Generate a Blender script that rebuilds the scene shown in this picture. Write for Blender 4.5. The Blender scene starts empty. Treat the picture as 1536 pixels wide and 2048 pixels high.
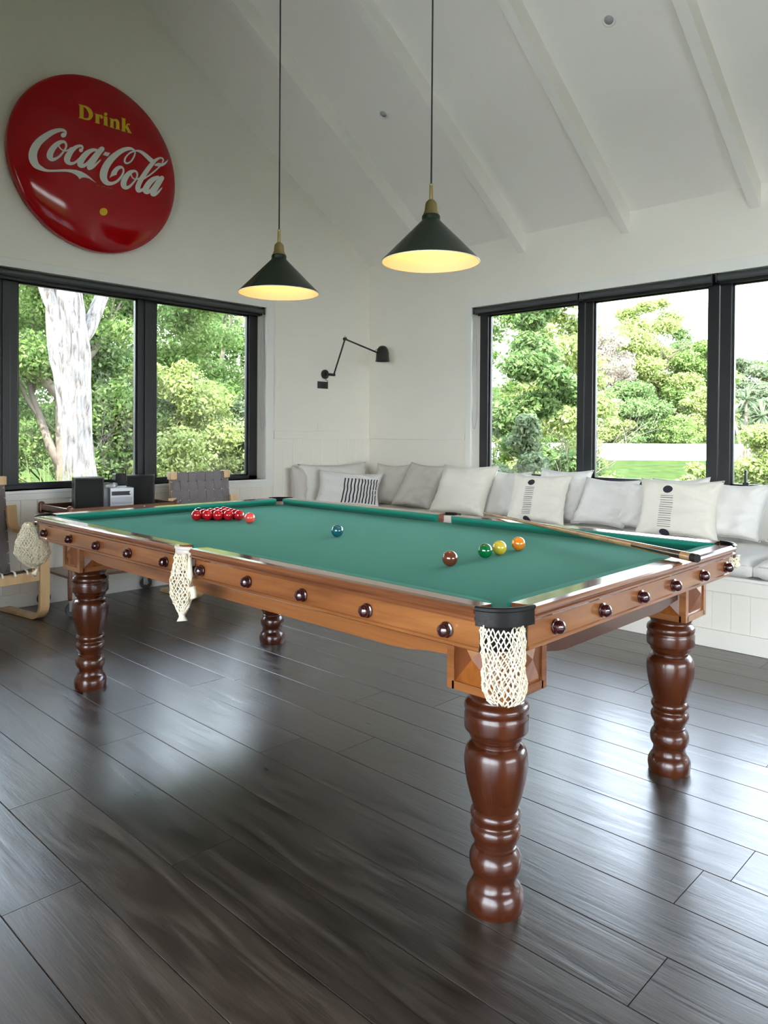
import bpy, bmesh, math, random
import numpy as np
from mathutils import Vector, Matrix
PI = math.pi
SC = bpy.context.scene
COL = SC.collection
random.seed(7); RNG = np.random.default_rng(7)

# ------------------------------------------------------------------ camera
cd = bpy.data.cameras.new('camera'); cam = bpy.data.objects.new('camera', cd); COL.objects.link(cam)
F_, PITCH, ROLL, YAW = 1478.90, -0.01204, 0.006675, 2.335894
cam.location = (2.4005, -2.2327, 1.2832)
fw = Vector((math.cos(PITCH)*math.cos(YAW), math.cos(PITCH)*math.sin(YAW), math.sin(PITCH)))
rt = Vector((math.sin(YAW), -math.cos(YAW), 0)); up = rt.cross(fw)
rt2 = math.cos(ROLL)*rt + math.sin(ROLL)*up; up2 = -math.sin(ROLL)*rt + math.cos(ROLL)*up
M = Matrix((rt2, up2, -fw)).transposed().to_4x4(); M.translation = cam.location
cam.matrix_world = M
cd.sensor_fit = 'HORIZONTAL'; cd.sensor_width = 36; cd.lens = F_*36/1536
cd.shift_x = 0; cd.shift_y = -137.3/1536
cd.clip_start = .05; cd.clip_end = 500
SC.camera = cam

# ------------------------------------------------------------------ world, sun, exposure
SKY = 5.0; SUN = 6.5; EXPO = 1.82
w = bpy.data.worlds.new('sky'); SC.world = w; w.use_nodes = True
nt = w.node_tree; bg = nt.nodes['Background']
tc = nt.nodes.new('ShaderNodeTexCoord'); sp = nt.nodes.new('ShaderNodeSeparateXYZ')
rmp = nt.nodes.new('ShaderNodeValToRGB')
nt.links.new(tc.outputs['Generated'], sp.inputs[0]); nt.links.new(sp.outputs['Z'], rmp.inputs[0])
e = rmp.color_ramp.elements
e[0].position = 0; e[0].color = (.93, .96, 1, 1); e[1].position = .7; e[1].color = (.60, .74, 1, 1)
nt.links.new(rmp.outputs[0], bg.inputs[0]); bg.inputs[1].default_value = SKY
sd = bpy.data.lights.new('sun', 'SUN'); so = bpy.data.objects.new('sun', sd); COL.objects.link(so)
sd.energy = SUN; sd.angle = .01; sd.color = (1, .95, .85)
so.rotation_euler = Vector((-.42, .62, -1.05)).to_track_quat('-Z', 'Y').to_euler()
so.location = (0, -10, 20)
SC.view_settings.view_transform = 'Standard'; SC.view_settings.look = 'None'
SC.view_settings.gamma = 1; SC.view_settings.use_curve_mapping = False
SC.view_settings.exposure = EXPO
try:
    cy = SC.cycles; cy.use_denoising = True; cy.max_bounces = 10; cy.diffuse_bounces = 6
    cy.glossy_bounces = 4; cy.transparent_max_bounces = 24; cy.transmission_bounces = 6
    cy.sample_clamp_indirect = 8; cy.caustics_reflective = False; cy.caustics_refractive = False
except Exception: pass

# ------------------------------------------------------------------ constants
XW, YW = -3.255, 3.419        # wall faces: left wall plane x, window-seat wall plane y
XE, YS = 9.0, -4.6            # walls behind the camera
def zc(y): return 3.083 + .649*(YW - y)       # ceiling height over the window-seat side
RIDGE = -.59

# ------------------------------------------------------------------ materials
MATS = {}
def nodes(m): return m.node_tree.nodes, m.node_tree.links
def mat(name, col, rough=.5, metal=0, spec=.5, coat=0, sheen=0, emit=None, es=0, trans=0):
    m = bpy.data.materials.new(name); m.use_nodes = True
    b = m.node_tree.nodes['Principled BSDF']
    b.inputs['Base Color'].default_value = (*col, 1); b.inputs['Roughness'].default_value = rough
    b.inputs['Metallic'].default_value = metal; b.inputs['Specular IOR Level'].default_value = spec
    b.inputs['Coat Weight'].default_value = coat; b.inputs['Coat Roughness'].default_value = .08
    b.inputs['Sheen Weight'].default_value = sheen
    if emit: b.inputs['Emission Color'].default_value = (*emit, 1); b.inputs['Emission Strength'].default_value = es
    MATS[name] = m; return m
def ramp(m, stops):
    n, l = nodes(m); r = n.new('ShaderNodeValToRGB'); el = r.color_ramp.elements
    while len(el) < len(stops): el.new(.5)
    for i, (p, c) in enumerate(stops): el[i].position = p; el[i].color = (*c, 1)
    return r
def coords(m, scale, rot=(0,0,0), which='Object'):
    n, l = nodes(m); t = n.new('ShaderNodeTexCoord'); mp = n.new('ShaderNodeMapping')
    mp.inputs['Scale'].default_value = scale; mp.inputs['Rotation'].default_value = rot
    l.new(t.outputs[which], mp.inputs[0]); return mp
def noise(m, vec, scale, detail=4, rough=.5, dist=0):
    n, l = nodes(m); t = n.new('ShaderNodeTexNoise'); t.inputs['Scale'].default_value = scale
    t.inputs['Detail'].default_value = detail; t.inputs['Roughness'].default_value = rough
    t.inputs['Distortion'].default_value = dist; l.new(vec.outputs[0], t.inputs['Vector']); return t
def bump(m, src, strength=.2, dist=.01):
    n, l = nodes(m); b = n.new('ShaderNodeBump'); b.inputs['Strength'].default_value = strength
    b.inputs['Distance'].default_value = dist; l.new(src, b.inputs['Height'])
    l.new(b.outputs[0], n['Principled BSDF'].inputs['Normal']); return b
def noisy(name, c0, c1, scale, rough=.5, bs=0, **k):
    m = mat(name, c0, rough, **k); n, l = nodes(m); v = coords(m, (1,1,1)); t = noise(m, v, scale, 5, .6)
    r = ramp(m, [(.3, c0), (.7, c1)]); l.new(t.outputs[0], r.inputs[0]); l.new(r.outputs[0], n['Principled BSDF'].inputs['Base Color'])
    if bs: bump(m, t.outputs[0], bs)
    return m
def wood(name, dark, mid, light, axis='X', scale=1., rough=.25, coat=.6):
    m = mat(name, mid, rough, coat=coat); n, l = nodes(m)
    s = {'X': (.9, 14, 14), 'Y': (14, .9, 14), 'Z': (14, 14, 1.2)}[axis]
    v = coords(m, tuple(q*scale for q in s)); t = noise(m, v, 1.3, 6, .6, .8)
    r = ramp(m, [(.3, dark), (.5, mid), (.72, light)])
    l.new(t.outputs[0], r.inputs[0]); l.new(r.outputs[0], n['Principled BSDF'].inputs['Base Color'])
    v2 = coords(m, tuple(q*scale*4 for q in s)); t2 = noise(m, v2, 2., 3)
    bump(m, t2.outputs[0], .05, .002); return m

wall_m = noisy('wall_paint', (.80,.765,.69), (.82,.785,.71), 3, .5)
ceil_m = noisy('ceiling_paint', (.82,.785,.73), (.84,.805,.75), 3, .55)
trim_m = mat('trim_paint', (.78,.77,.73), .35)
white_m = mat('white_plastic', (.75,.75,.73), .3)
black_m = mat('black_aluminium', (.012,.013,.015), .35, metal=0)
blk_m = mat('black_paint', (.012,.012,.013), .3)
blind_m = mat('blind_fabric', (.06,.065,.068), .35)
chain_m = mat('chain_grey', (.28,.29,.29), .4)
bed_m = mat('green_cloth', (.012,.195,.135), .95, spec=.08, sheen=.05)
n, l = nodes(bed_m); v = coords(bed_m, (1,1,1)); t = noise(bed_m, v, 900, 2); bump(bed_m, t.outputs[0], .12, .001)
leg_m = wood('leg_mahogany', (.034,.007,.0025), (.058,.0125,.0035), (.092,.022,.006), 'Z', .35, .27, .3)
apx_m = wood('apron_mahogany', (.15,.045,.012), (.27,.095,.026), (.38,.15,.045), 'X', 1, .3, .5)
apy_m = wood('end_apron_mahogany', (.15,.045,.012), (.27,.095,.026), (.38,.15,.045), 'Y', 1, .3, .5)
rlx_m = wood('rail_mahogany', (.11,.035,.014), (.20,.07,.028), (.27,.10,.04), 'X', 1, .16, .7)
rly_m = wood('end_rail_mahogany', (.11,.035,.014), (.20,.07,.028), (.27,.10,.04), 'Y', 1, .16, .7)
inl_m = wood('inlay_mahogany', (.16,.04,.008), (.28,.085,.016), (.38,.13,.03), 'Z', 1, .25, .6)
inl_shaded = wood('shaded_inlay', (.10,.025,.006), (.17,.045,.010), (.24,.07,.016), 'Z', 1, .3, .4)  # side facets: shade put into the wood colour
inl_lit = wood('lit_inlay', (.24,.10,.04), (.36,.17,.075), (.45,.23,.11), 'X', 1, .3, .4)  # top facet: caught light put into the wood colour
knob_m = mat('knob_rosewood', (.035,.004,.005), .12, coat=1)
leath_m = noisy('black_leather', (.004,.004,.004), (.008,.008,.008), 60, .42, .1, spec=.3)
pale_m = noisy('pale_suede', (.55,.47,.42), (.68,.62,.56), 30, .8)
net_m = noisy('cream_cord', (.80,.70,.50), (.92,.85,.69), 60, .85, .2)
slate_m = mat('dark_underside', (.02,.015,.012), .8)
brass_m = mat('aged_brass', (.33,.26,.11), .38, metal=1)
shade_m = mat('green_enamel', (.008,.014,.008), .25, spec=.3)
shin_m = mat('shade_inside_enamel', (.85,.78,.62), .45)
bulb_m = mat('lamp_bulb', (1,.85,.6), .4, emit=(1,.62,.25), es=4)
cable_m = mat('black_cable', (.01,.01,.01), .6)
red_m = mat('red_enamel', (.38,.0008,.003), .10, spec=.35, coat=.0)
logo_w = mat('white_enamel', (.72,.70,.66), .25)
logo_y = mat('yellow_enamel', (.72,.46,.015), .25)
gold_m = mat('gold_enamel', (.45,.16,.02), .3)
strap_m = noisy('grey_webbing', (.15,.132,.132), (.20,.178,.176), 120, .9, .3)
birch_m = wood('birch_ply', (.50,.31,.15), (.60,.39,.19), (.68,.46,.25), 'Z', .6, .4, .15)
troll_m = wood('trolley_wood', (.07,.022,.010), (.14,.045,.018), (.2,.07,.03), 'Y', 1, .3, .4)
grey_plate = mat('caster_steel', (.45,.45,.45), .3, metal=.8)
rubber_m = mat('grey_rubber', (.06,.06,.06), .7)
silver_m = mat('silver_plastic', (.42,.43,.44), .35, metal=.5)
panel_m = mat('dark_panel', (.015,.016,.018), .2)
linen_m = noisy('linen', (.70,.68,.65), (.76,.74,.71), 220, .9, .15)
creamlin_m = noisy('cream_linen', (.70,.665,.58), (.76,.725,.645), 220, .9, .15)
taupe_m = noisy('oat_linen', (.58,.545,.50), (.64,.60,.555), 220, .9, .15)
ink_m = mat('navy_print', (.018,.020,.032), .9)
line_m = mat('grey_print', (.10,.095,.10), .9)
seat_m = noisy('seat_canvas', (.66,.635,.60), (.72,.70,.665), 160, .9, .15)
bark_m = mat('pale_bark', (.4,.37,.34), .9); n, l = nodes(bark_m); v = coords(bark_m, (9,9,1.6)); t = noise(bark_m, v, 2.2, 7, .7, .6)
r = ramp(bark_m, [(.36, (.08,.052,.036)), (.47, (.22,.19,.165)), (.62, (.36,.34,.32))]); l.new(t.outputs[0], r.inputs[0]); l.new(r.outputs[0], n['Principled BSDF'].inputs['Base Color']); bump(bark_m, t.outputs[0], .8, .03)
bark2_m = noisy('brown_bark', (.10,.075,.055), (.19,.15,.115), 9, .9, .5)
tan_m = mat('tip_leather', (.35,.2,.12), .5)

# glass: thin pane, mostly clear, mirror by angle
gl_m = bpy.data.materials.new('window_glass'); gl_m.use_nodes = True
n, l = nodes(gl_m); n.clear(); o_ = n.new('ShaderNodeOutputMaterial'); mx = n.new('ShaderNodeMixShader')
tr_ = n.new('ShaderNodeBsdfTransparent'); tr_.inputs[0].default_value = (.95,.97,.96,1)
gs = n.new('ShaderNodeBsdfGlossy'); gs.inputs['Roughness'].default_value = .01; fr = n.new('ShaderNodeFresnel'); fr.inputs[0].default_value = 1.45
l.new(fr.outputs[0], mx.inputs[0]); l.new(tr_.outputs[0], mx.inputs[1]); l.new(gs.outputs[0], mx.inputs[2]); l.new(mx.outputs[0], o_.inputs[0])

# floor boards: dark brushed oak
pl_m = mat('dark_oak', (.03,.02,.014), .33, spec=.8, coat=.4); pl_m.node_tree.nodes['Principled BSDF'].inputs['Coat Roughness'].default_value = .22; n, l = nodes(pl_m)
oi = n.new('ShaderNodeObjectInfo')
t0 = n.new('ShaderNodeTexCoord'); va = n.new('ShaderNodeVectorMath'); va.operation = 'ADD'
vm = n.new('ShaderNodeVectorMath'); vm.operation = 'SCALE'; cmb = n.new('ShaderNodeCombineXYZ')
for i in range(3): l.new(oi.outputs['Random'], cmb.inputs[i])
l.new(cmb.outputs[0], vm.inputs[0]); vm.inputs['Scale'].default_value = 37
l.new(t0.outputs['Object'], va.inputs[0]); l.new(vm.outputs[0], va.inputs[1])
mp = n.new('ShaderNodeMapping'); mp.inputs['Scale'].default_value = (1.1, 9, 1); l.new(va.outputs[0], mp.inputs[0])
wv = n.new('ShaderNodeTexNoise'); wv.inputs['Scale'].default_value = 1.6; wv.inputs['Detail'].default_value = 6; wv.inputs['Distortion'].default_value = 1.6
l.new(mp.outputs[0], wv.inputs['Vector'])
mp2 = n.new('ShaderNodeMapping'); mp2.inputs['Scale'].default_value = (5, 120, 1); l.new(va.outputs[0], mp2.inputs[0])
fn = n.new('ShaderNodeTexNoise'); fn.inputs['Scale'].default_value = 1.5; fn.inputs['Detail'].default_value = 4; l.new(mp2.outputs[0], fn.inputs['Vector'])
r = ramp(pl_m, [(.36, (.016,.010,.007)), (.52, (.038,.026,.018)), (.68, (.075,.054,.040))])
mm = n.new('ShaderNodeMath'); mm.operation = 'MULTIPLY_ADD'; mm.inputs[1].default_value = .7
mm2 = n.new('ShaderNodeMath'); mm2.operation = 'MULTIPLY'; mm2.inputs[1].default_value = .32
l.new(wv.outputs[0], mm.inputs[0]); l.new(fn.outputs[0], mm2.inputs[0]); l.new(mm2.outputs[0], mm.inputs[2]); l.new(mm.outputs[0], r.inputs[0])
hs = n.new('ShaderNodeHueSaturation'); mr = n.new('ShaderNodeMapRange'); mr.inputs[3].default_value = .8; mr.inputs[4].default_value = 1.25
l.new(oi.outputs['Random'], mr.inputs[0]); l.new(mr.outputs[0], hs.inputs['Value']); l.new(r.outputs[0], hs.inputs['Color'])
l.new(hs.outputs[0], n['Principled BSDF'].inputs['Base Color'])
mr2 = n.new('ShaderNodeMapRange'); mr2.inputs[1].default_value = .3; mr2.inputs[2].default_value = .75; mr2.inputs[3].default_value = .27; mr2.inputs[4].default_value = .50
l.new(mm.outputs[0], mr2.inputs[0]); l.new(mr2.outputs[0], n['Principled BSDF'].inputs['Roughness'])
wr = n.new('ShaderNodeMath'); wr.operation = 'FRACT'; w5 = n.new('ShaderNodeMath'); w5.operation = 'MULTIPLY'; w5.inputs[1].default_value = 9
l.new(wv.outputs[0], w5.inputs[0]); l.new(w5.outputs[0], wr.inputs[0])
ad = n.new('ShaderNodeMath'); ad.operation = 'MULTIPLY_ADD'; ad.inputs[1].default_value = .55
l.new(wr.outputs[0], ad.inputs[0]); l.new(fn.outputs[0], ad.inputs[2]); bump(pl_m, ad.outputs[0], .4, .0009)

def leafmat(name, c0, c1, c2, tr=.45, br=.8):
    m = bpy.data.materials.new(name); m.use_nodes = True; n, l = nodes(m); n.clear()
    o = n.new('ShaderNodeOutputMaterial'); mx = n.new('ShaderNodeMixShader'); d = n.new('ShaderNodeBsdfDiffuse'); t = n.new('ShaderNodeBsdfTranslucent')
    ge = n.new('ShaderNodeNewGeometry'); r = n.new('ShaderNodeValToRGB'); el = r.color_ramp.elements; el.new(.5)
    for i, (p, c) in enumerate([(0, c0), (.5, c1), (1, c2)]): el[i].position = p; el[i].color = (*[q*br for q in c], 1)
    l.new(ge.outputs['Random Per Island'], r.inputs[0]); l.new(r.outputs[0], d.inputs[0]); l.new(r.outputs[0], t.inputs[0])
    mx.inputs[0].default_value = tr; l.new(d.outputs[0], mx.inputs[1]); l.new(t.outputs[0], mx.inputs[2]); l.new(mx.outputs[0], o.inputs[0]); return m
leafA = leafmat('bright_leaf', (.12,.20,.05), (.20,.31,.08), (.36,.44,.17))
leafB = leafmat('mid_leaf', (.09,.15,.05), (.16,.25,.08), (.28,.36,.15))
leafC = leafmat('yellow_leaf', (.20,.27,.07), (.32,.38,.12), (.46,.49,.22))
leafD = leafmat('grey_leaf', (.12,.16,.09), (.20,.25,.13), (.32,.36,.22))
leafE = leafmat('mauve_twig_leaf', (.34,.28,.22), (.44,.37,.30), (.52,.46,.38))
grass_m = noisy('lawn', (.022,.036,.010), (.044,.060,.019), 1.3, 1., spec=0)
soil_m = noisy('garden_soil', (.09,.075,.05), (.16,.13,.09), 5, 1., spec=0)
gravel_m = noisy('pale_gravel', (.45,.43,.39), (.55,.53,.5), 30, 1., spec=0)

# ------------------------------------------------------------------ object helpers
def wloc(o):
    v = Vector((0,0,0))
    while o is not None: v += o.location; o = o.parent
    return v
def link(name, me, m, parent=None, world=True, smooth=False, label=None, cat=None, group=None, kind=None):
    o = bpy.data.objects.new(name, me); COL.objects.link(o)
    if m is not None: me.materials.append(m)
    if smooth: me.shade_smooth()
    if parent is not None:
        o.parent = parent
        if world:
            me.transform(Matrix.Translation(-wloc(parent)))
    if label: o['label'] = label
    if cat: o['category'] = cat
    if group: o['group'] = group
    if kind: o['kind'] = kind
    return o
def mesh(name, vs, fs):
    me = bpy.data.meshes.new(name); me.from_pydata([tuple(v) for v in vs], [], fs); me.update(); return me
def thing(name, label, cat, loc=(0,0,0), rotz=0, group=None):
    o = bpy.data.objects.new(name, None); COL.objects.link(o); o.location = loc; o.rotation_euler = (0,0,rotz)
    o.empty_display_size = .1
    o['label'] = label; o['category'] = cat
    if group: o['group'] = group
    return o
class MB:
    def __init__(s): s.v = []; s.f = []
    def add(s, vs, fs):
        b = len(s.v); s.v += [tuple(v) for v in vs]; s.f += [tuple(b+i for i in f) for f in fs]; return s
    def box(s, x0, x1, y0, y1, z0, z1):
        x0, x1 = sorted((x0,x1)); y0, y1 = sorted((y0,y1)); z0, z1 = sorted((z0,z1))
        return s.add([(x0,y0,z0),(x1,y0,z0),(x1,y1,z0),(x0,y1,z0),(x0,y0,z1),(x1,y0,z1),(x1,y1,z1),(x0,y1,z1)],
              [(0,3,2,1),(4,5,6,7),(0,1,5,4),(1,2,6,5),(2,3,7,6),(3,0,4,7)])
    def lathe(s, prof, c=(0,0,0), seg=32, ax='Z', cap=True):
        vs = []; n = len(prof)
        for i in range(seg):
            a = 2*PI*i/seg; ca, sa = math.cos(a), math.sin(a)
            for z, r in prof:
                p = (r*ca, r*sa, z)
                if ax == 'X': p = (z, r*ca, r*sa)
                if ax == 'Y': p = (r*sa, z, r*ca)
                vs.append((p[0]+c[0], p[1]+c[1], p[2]+c[2]))
        fs = [(i*n+j, ((i+1)%seg)*n+j, ((i+1)%seg)*n+j+1, i*n+j+1) for i in range(seg) for j in range(n-1)]
        if cap: fs += [tuple(i*n for i in range(seg))[::-1], tuple(i*n+n-1 for i in range(seg))]
        return s.add(vs, fs)
    def tube(s, pts, r, seg=8, closed=False):
        pts = [Vector(p) for p in pts]; n = len(pts); rs = r if isinstance(r, (list, tuple)) else [r]*n
        vs = []; u = None
        for i, p in enumerate(pts):
            a = pts[(i-1) % n] if (closed or i > 0) else p; b = pts[(i+1) % n] if (closed or i < n-1) else p
            t = (b-a).normalized()
            if u is None:
                u = t.cross(Vector((0,0,1)));
                if u.length < .05: u = t.cross(Vector((1,0,0)))
            u = (u - t*u.dot(t)).normalized(); w_ = t.cross(u)
            for k in range(seg):
                an = 2*PI*k/seg; vs.append(p + (u*math.cos(an)+w_*math.sin(an))*rs[i])
        m = n if closed else n-1
        fs = [(i*seg+k, i*seg+(k+1) % seg, ((i+1) % n)*seg+(k+1) % seg, ((i+1) % n)*seg+k) for i in range(m) for k in range(seg)]
        if not closed: fs += [tuple(range(seg))[::-1], tuple((n-1)*seg+k for k in range(seg))]
        return s.add(vs, fs)
    def prism(s, poly, a, b):     # poly 3d points extruded by vector from a to b offsets
        n = len(poly); vs = [Vector(p)+Vector(a) for p in poly]+[Vector(p)+Vector(b) for p in poly]
        fs = [tuple(range(n))[::-1], tuple(range(n, 2*n))]+[(i, (i+1) % n, n+(i+1) % n, n+i) for i in range(n)]
        return s.add(vs, fs)
    def sweep(s, rings, closed=True, caps=True):    # rings: list of equal-length point lists
        n = len(rings[0]); vs = [p for r_ in rings for p in r_]; m = n if closed else n-1
        fs = [(i*n+j, i*n+(j+1) % n, (i+1)*n+(j+1) % n, (i+1)*n+j) for i in range(len(rings)-1) for j in range(m)]
        if caps: fs += [tuple(range(n))[::-1], tuple((len(rings)-1)*n+j for j in range(n))]
        return s.add(vs, fs)
    def me(s, name): 
        me = mesh(name, s.v, s.f); return me
    def obj(s, name, m, parent=None, world=True, smooth=False, bev=0, **k):
        me = s.me(name)
        bm = bmesh.new(); bm.from_mesh(me); bmesh.ops.recalc_face_normals(bm, faces=bm.faces); bm.to_mesh(me); bm.free()
        o = link(name, me, m, parent, world, smooth, **k)
        if bev:
            md = o.modifiers.new('bevel', 'BEVEL'); md.width = bev; md.segments = 2; md.limit_method = 'ANGLE'; md.angle_limit = .7
        return o
def smooth_by_angle(o, a=.6):
    me = o.data; me.shade_smooth()
    try: me.set_sharp_from_angle(angle=a)
    except Exception: pass
    return o
def box(name, x0, x1, y0, y1, z0, z1, m, parent=None, bev=0, **k):
    return MB().box(x0, x1, y0, y1, z0, z1).obj(name, m, parent, bev=bev, **k)
def struct(name, mb, m, **k): return mb.obj(name, m, kind='structure', **k)

# ================================================================== ROOM SHELL
# floor: subfloor slab and boards (each board is a part)
fl = box('floor', XW-.2, XE+.2, YS-.2, YW+.2, -.16, -.022, slate_m, kind='structure')
BW = .2175
fixed = {-.6575: [-.805, 1.66], -.0050: [1.66], -1.3100: [-.24], -1.0925: [.445], -1.5275: [.33], -.8750: [-.52], -.4400: [-.0]}
row = 0; cache = {}
y = -.005 - BW*21
while y < 2.37:
    y1 = y+BW
    key = min(fixed, key=lambda q: abs(q-y))
    base = fixed[key][0] if abs(key-y) < .02 else random.uniform(-1, 1)
    cuts = [base+2.465*k for k in range(-4, 5)]
    if random.random() < .3 and abs(key-y) > .02: cuts = sorted(cuts+[base+1.1])
    cuts = [XW+.001]+[c for c in cuts if XW+.15 < c < XE-.15]+[XE-.001]
    for a, b in zip(cuts[:-1], cuts[1:]):
        L = round(b-a, 3)
        if L not in cache:
            cache[L] = MB().prism([(0,.0008,-.02),(0,BW-.0008,-.02),(0,BW-.0008,-.0014),(0,BW-.0022,0),(0,.0022,0),(0,.0008,-.0014)], (.0012,0,0), (L-.0012,0,0)).me('plank')
            cache[L].materials.append(pl_m)
        o = bpy.data.objects.new('plank', cache[L]); COL.objects.link(o); o.parent = fl; o.location = (a, y, 0)
    y = y1

def slab_with_hole(mb, axis, p0, p1, a0, a1, z0, z1, holes):
    """wall between a0..a1 along its run, thickness p0..p1; holes = [(h0,h1,zb,zt)] sorted"""
    def bx(a, b, zb, zt):
        if b-a < 1e-4 or zt-zb < 1e-4: return
        if axis == 'x': mb.box(p0, p1, a, b, zb, zt)
        else: mb.box(a, b, p0, p1, zb, zt)
    cur = a0
    for h0, h1, zb, zt in holes:
        bx(cur, h0, z0, z1); bx(h0, h1, z0, zb); bx(h0, h1, zt, z1); cur = h1
    bx(cur, a1, z0, z1)

OL = (-1.38, 2.03, .854, 2.47)      # opening in left wall (y0,y1,z0,z1)
OR = (-1.87, 3.72, .868, 2.49)      # opening in window-seat wall (x0,x1,z0,z1)
T = .24
mb = MB(); slab_with_hole(mb, 'x', XW-T, XW, YS-T, YW+T, -.16, 3.083, [OL])
gz = zc(RIDGE)
mb.prism([(0,YW+T,3.083),(0,YW,3.083),(0,RIDGE,gz),(0,YS,zc(RIDGE)-.649*(RIDGE-YS)),(0,YS-T,3.083-.0)], (XW-T,0,0), (XW,0,0))
wl = struct('wall_left', mb, wall_m)
mb = MB(); slab_with_hole(mb, 'y', YW, YW+T, XW-T, XE+T, -.16, 3.2, [OR])
wr_ = struct('wall_back', mb, wall_m)
mb = MB(); slab_with_hole(mb, 'y', YS-T, YS, XW, XE, -.16, 3.12, [(.2, 5.9, .03, 2.86)])
struct('wall_front', mb, wall_m)
mb = MB(); slab_with_hole(mb, 'x', XE, XE+T, YS, YW, -.16, 3.083, [(-3.4, 2.0, .75, 2.95)])
mb.prism([(0,YW,3.083),(0,RIDGE,gz),(0,YS,3.083)], (XE,0,0), (XE+T,0,0))
struct('wall_right', mb, wall_m)
# sloping ceilings
def slope(y): return zc(y) if y > RIDGE else gz-.649*(RIDGE-y)
mb = MB().prism([(0,YW+.34,slope(YW+.34)),(0,RIDGE,gz),(0,YS-.5,slope(YS-.5)),(0,YS-.5,slope(YS-.5)+.3),(0,RIDGE,gz+.3),(0,YW+.34,slope(YW+.34)+.3)], (XW-.5,0,0), (XE+1.6,0,0))
ceil = struct('ceiling', mb, ceil_m)
for x in [-2.27+.98*k for k in range(12)]:
    for (ya, yb) in ((YW, RIDGE), (YS, RIDGE)):
        MB().prism([(0,ya,slope(ya)+.02),(0,yb,slope(yb)+.02),(0,yb,slope(yb)-.165),(0,ya,slope(ya)-.165)], (x-.075,0,0), (x,0,0)).obj('rafter', ceil_m, ceil, bev=.003)
for x, yy in ((.152, 2.138), (-1.835, 2.146)):
    t = thing('ceiling_downlight', 'small round white recessed downlight between two rafters, '+('at the upper right' if x > 0 else 'the one nearer the corner of the room'), 'downlight', (x, yy, zc(yy)), 0, 'recessed ceiling downlights')
    t.rotation_euler = (-math.atan(.649), 0, 0)
    MB().lathe([(-.002,.045),(-.007,.044),(-.008,.034),(.0,.028)], seg=28, cap=False).obj('bezel', trim_m, t, False, True)
    MB().lathe([(-.004,.001),(-.004,.029),(.001,.029)], seg=24, cap=False).obj('lens', mat('downlight_lens', (.35,.35,.33), .2), t, False, True)

# baseboards, dado rails, tongue boards
box('baseboard_left', XW, XW+.016, YS, 2.41, 0, .105, trim_m, bev=.003, kind='structure')
box('baseboard_front', XW+.02, -2.3, YS, YS+.016, 0, .105, trim_m, kind='structure')
box('trim_1', XW, XW+.022, 2.125, YW-.02, 1.235, 1.312, wall_m, bev=.003, kind='structure')
box('trim_2', XW, -1.94, YW-.022, YW, 1.235, 1.312, wall_m, bev=.003, kind='structure')
def boards(axis, a0, a1, z0, z1, parent, pos, step=.12):
    k = 0; a = a0
    while a < a1-.01:
        b = min(a+step, a1)
        if axis == 'y': MB().prism([(pos,a+.0005,0),(pos,b-.0005,0),(pos+.0085,b-.0005,0),(pos+.011,b-.0045,0),(pos+.011,a+.0045,0),(pos+.0085,a+.0005,0)], (0,0,z0), (0,0,z1)).obj('panel_board', wall_m, parent)
        else: MB().prism([(a+.0015,pos,0),(b-.0015,pos,0),(b-.0015,pos-.006,0),(b-.006,pos-.009,0),(a+.006,pos-.009,0),(a+.0015,pos-.006,0)], (0,0,z0), (0,0,z1)).obj('panel_board', wall_m, parent)
        a = b
boards('y', 2.125, YW, .43, 1.236, wl, XW)
boards('y', -1.5, 2.125, .104, .784, wl, XW)

# window casings (flat boards round the openings)
y0, y1, z0, z1 = OL
mb = MB().box(XW, XW+.02, y1, y1+.09, z0-.07, z1+.065).box(XW, XW+.02, y0-.09, y0, z0-.07, z1+.065).box(XW, XW+.02, y0, y1, z1, z1+.065).box(XW, XW+.02, y0, y1, z0-.07, z0-.02)
struct('trim_3', mb, trim_m, bev=.002)
mb = MB().box(XW-.14, XW+.028, y0-.0, y1+.0, z0-.022, z0)
struct('trim_4', mb, trim_m, bev=.003)
x0, x1, z0, z1 = OR
mb = MB().box(x0-.066, x0, YW-.018, YW, z0-.07, z1+.09).box(x1, x1+.066, YW-.018, YW, z0-.07, z1+.09).box(x0, x1, YW-.018, YW, z1, z1+.09).box(x0, x1, YW-.018, YW, z0-.07, z0-.02)
struct('trim_5', mb, trim_m, bev=.002)
struct('trim_6', MB().box(x0, x1, YW-.026, YW+.14, z0-.022, z0), trim_m, bev=.003)

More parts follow.
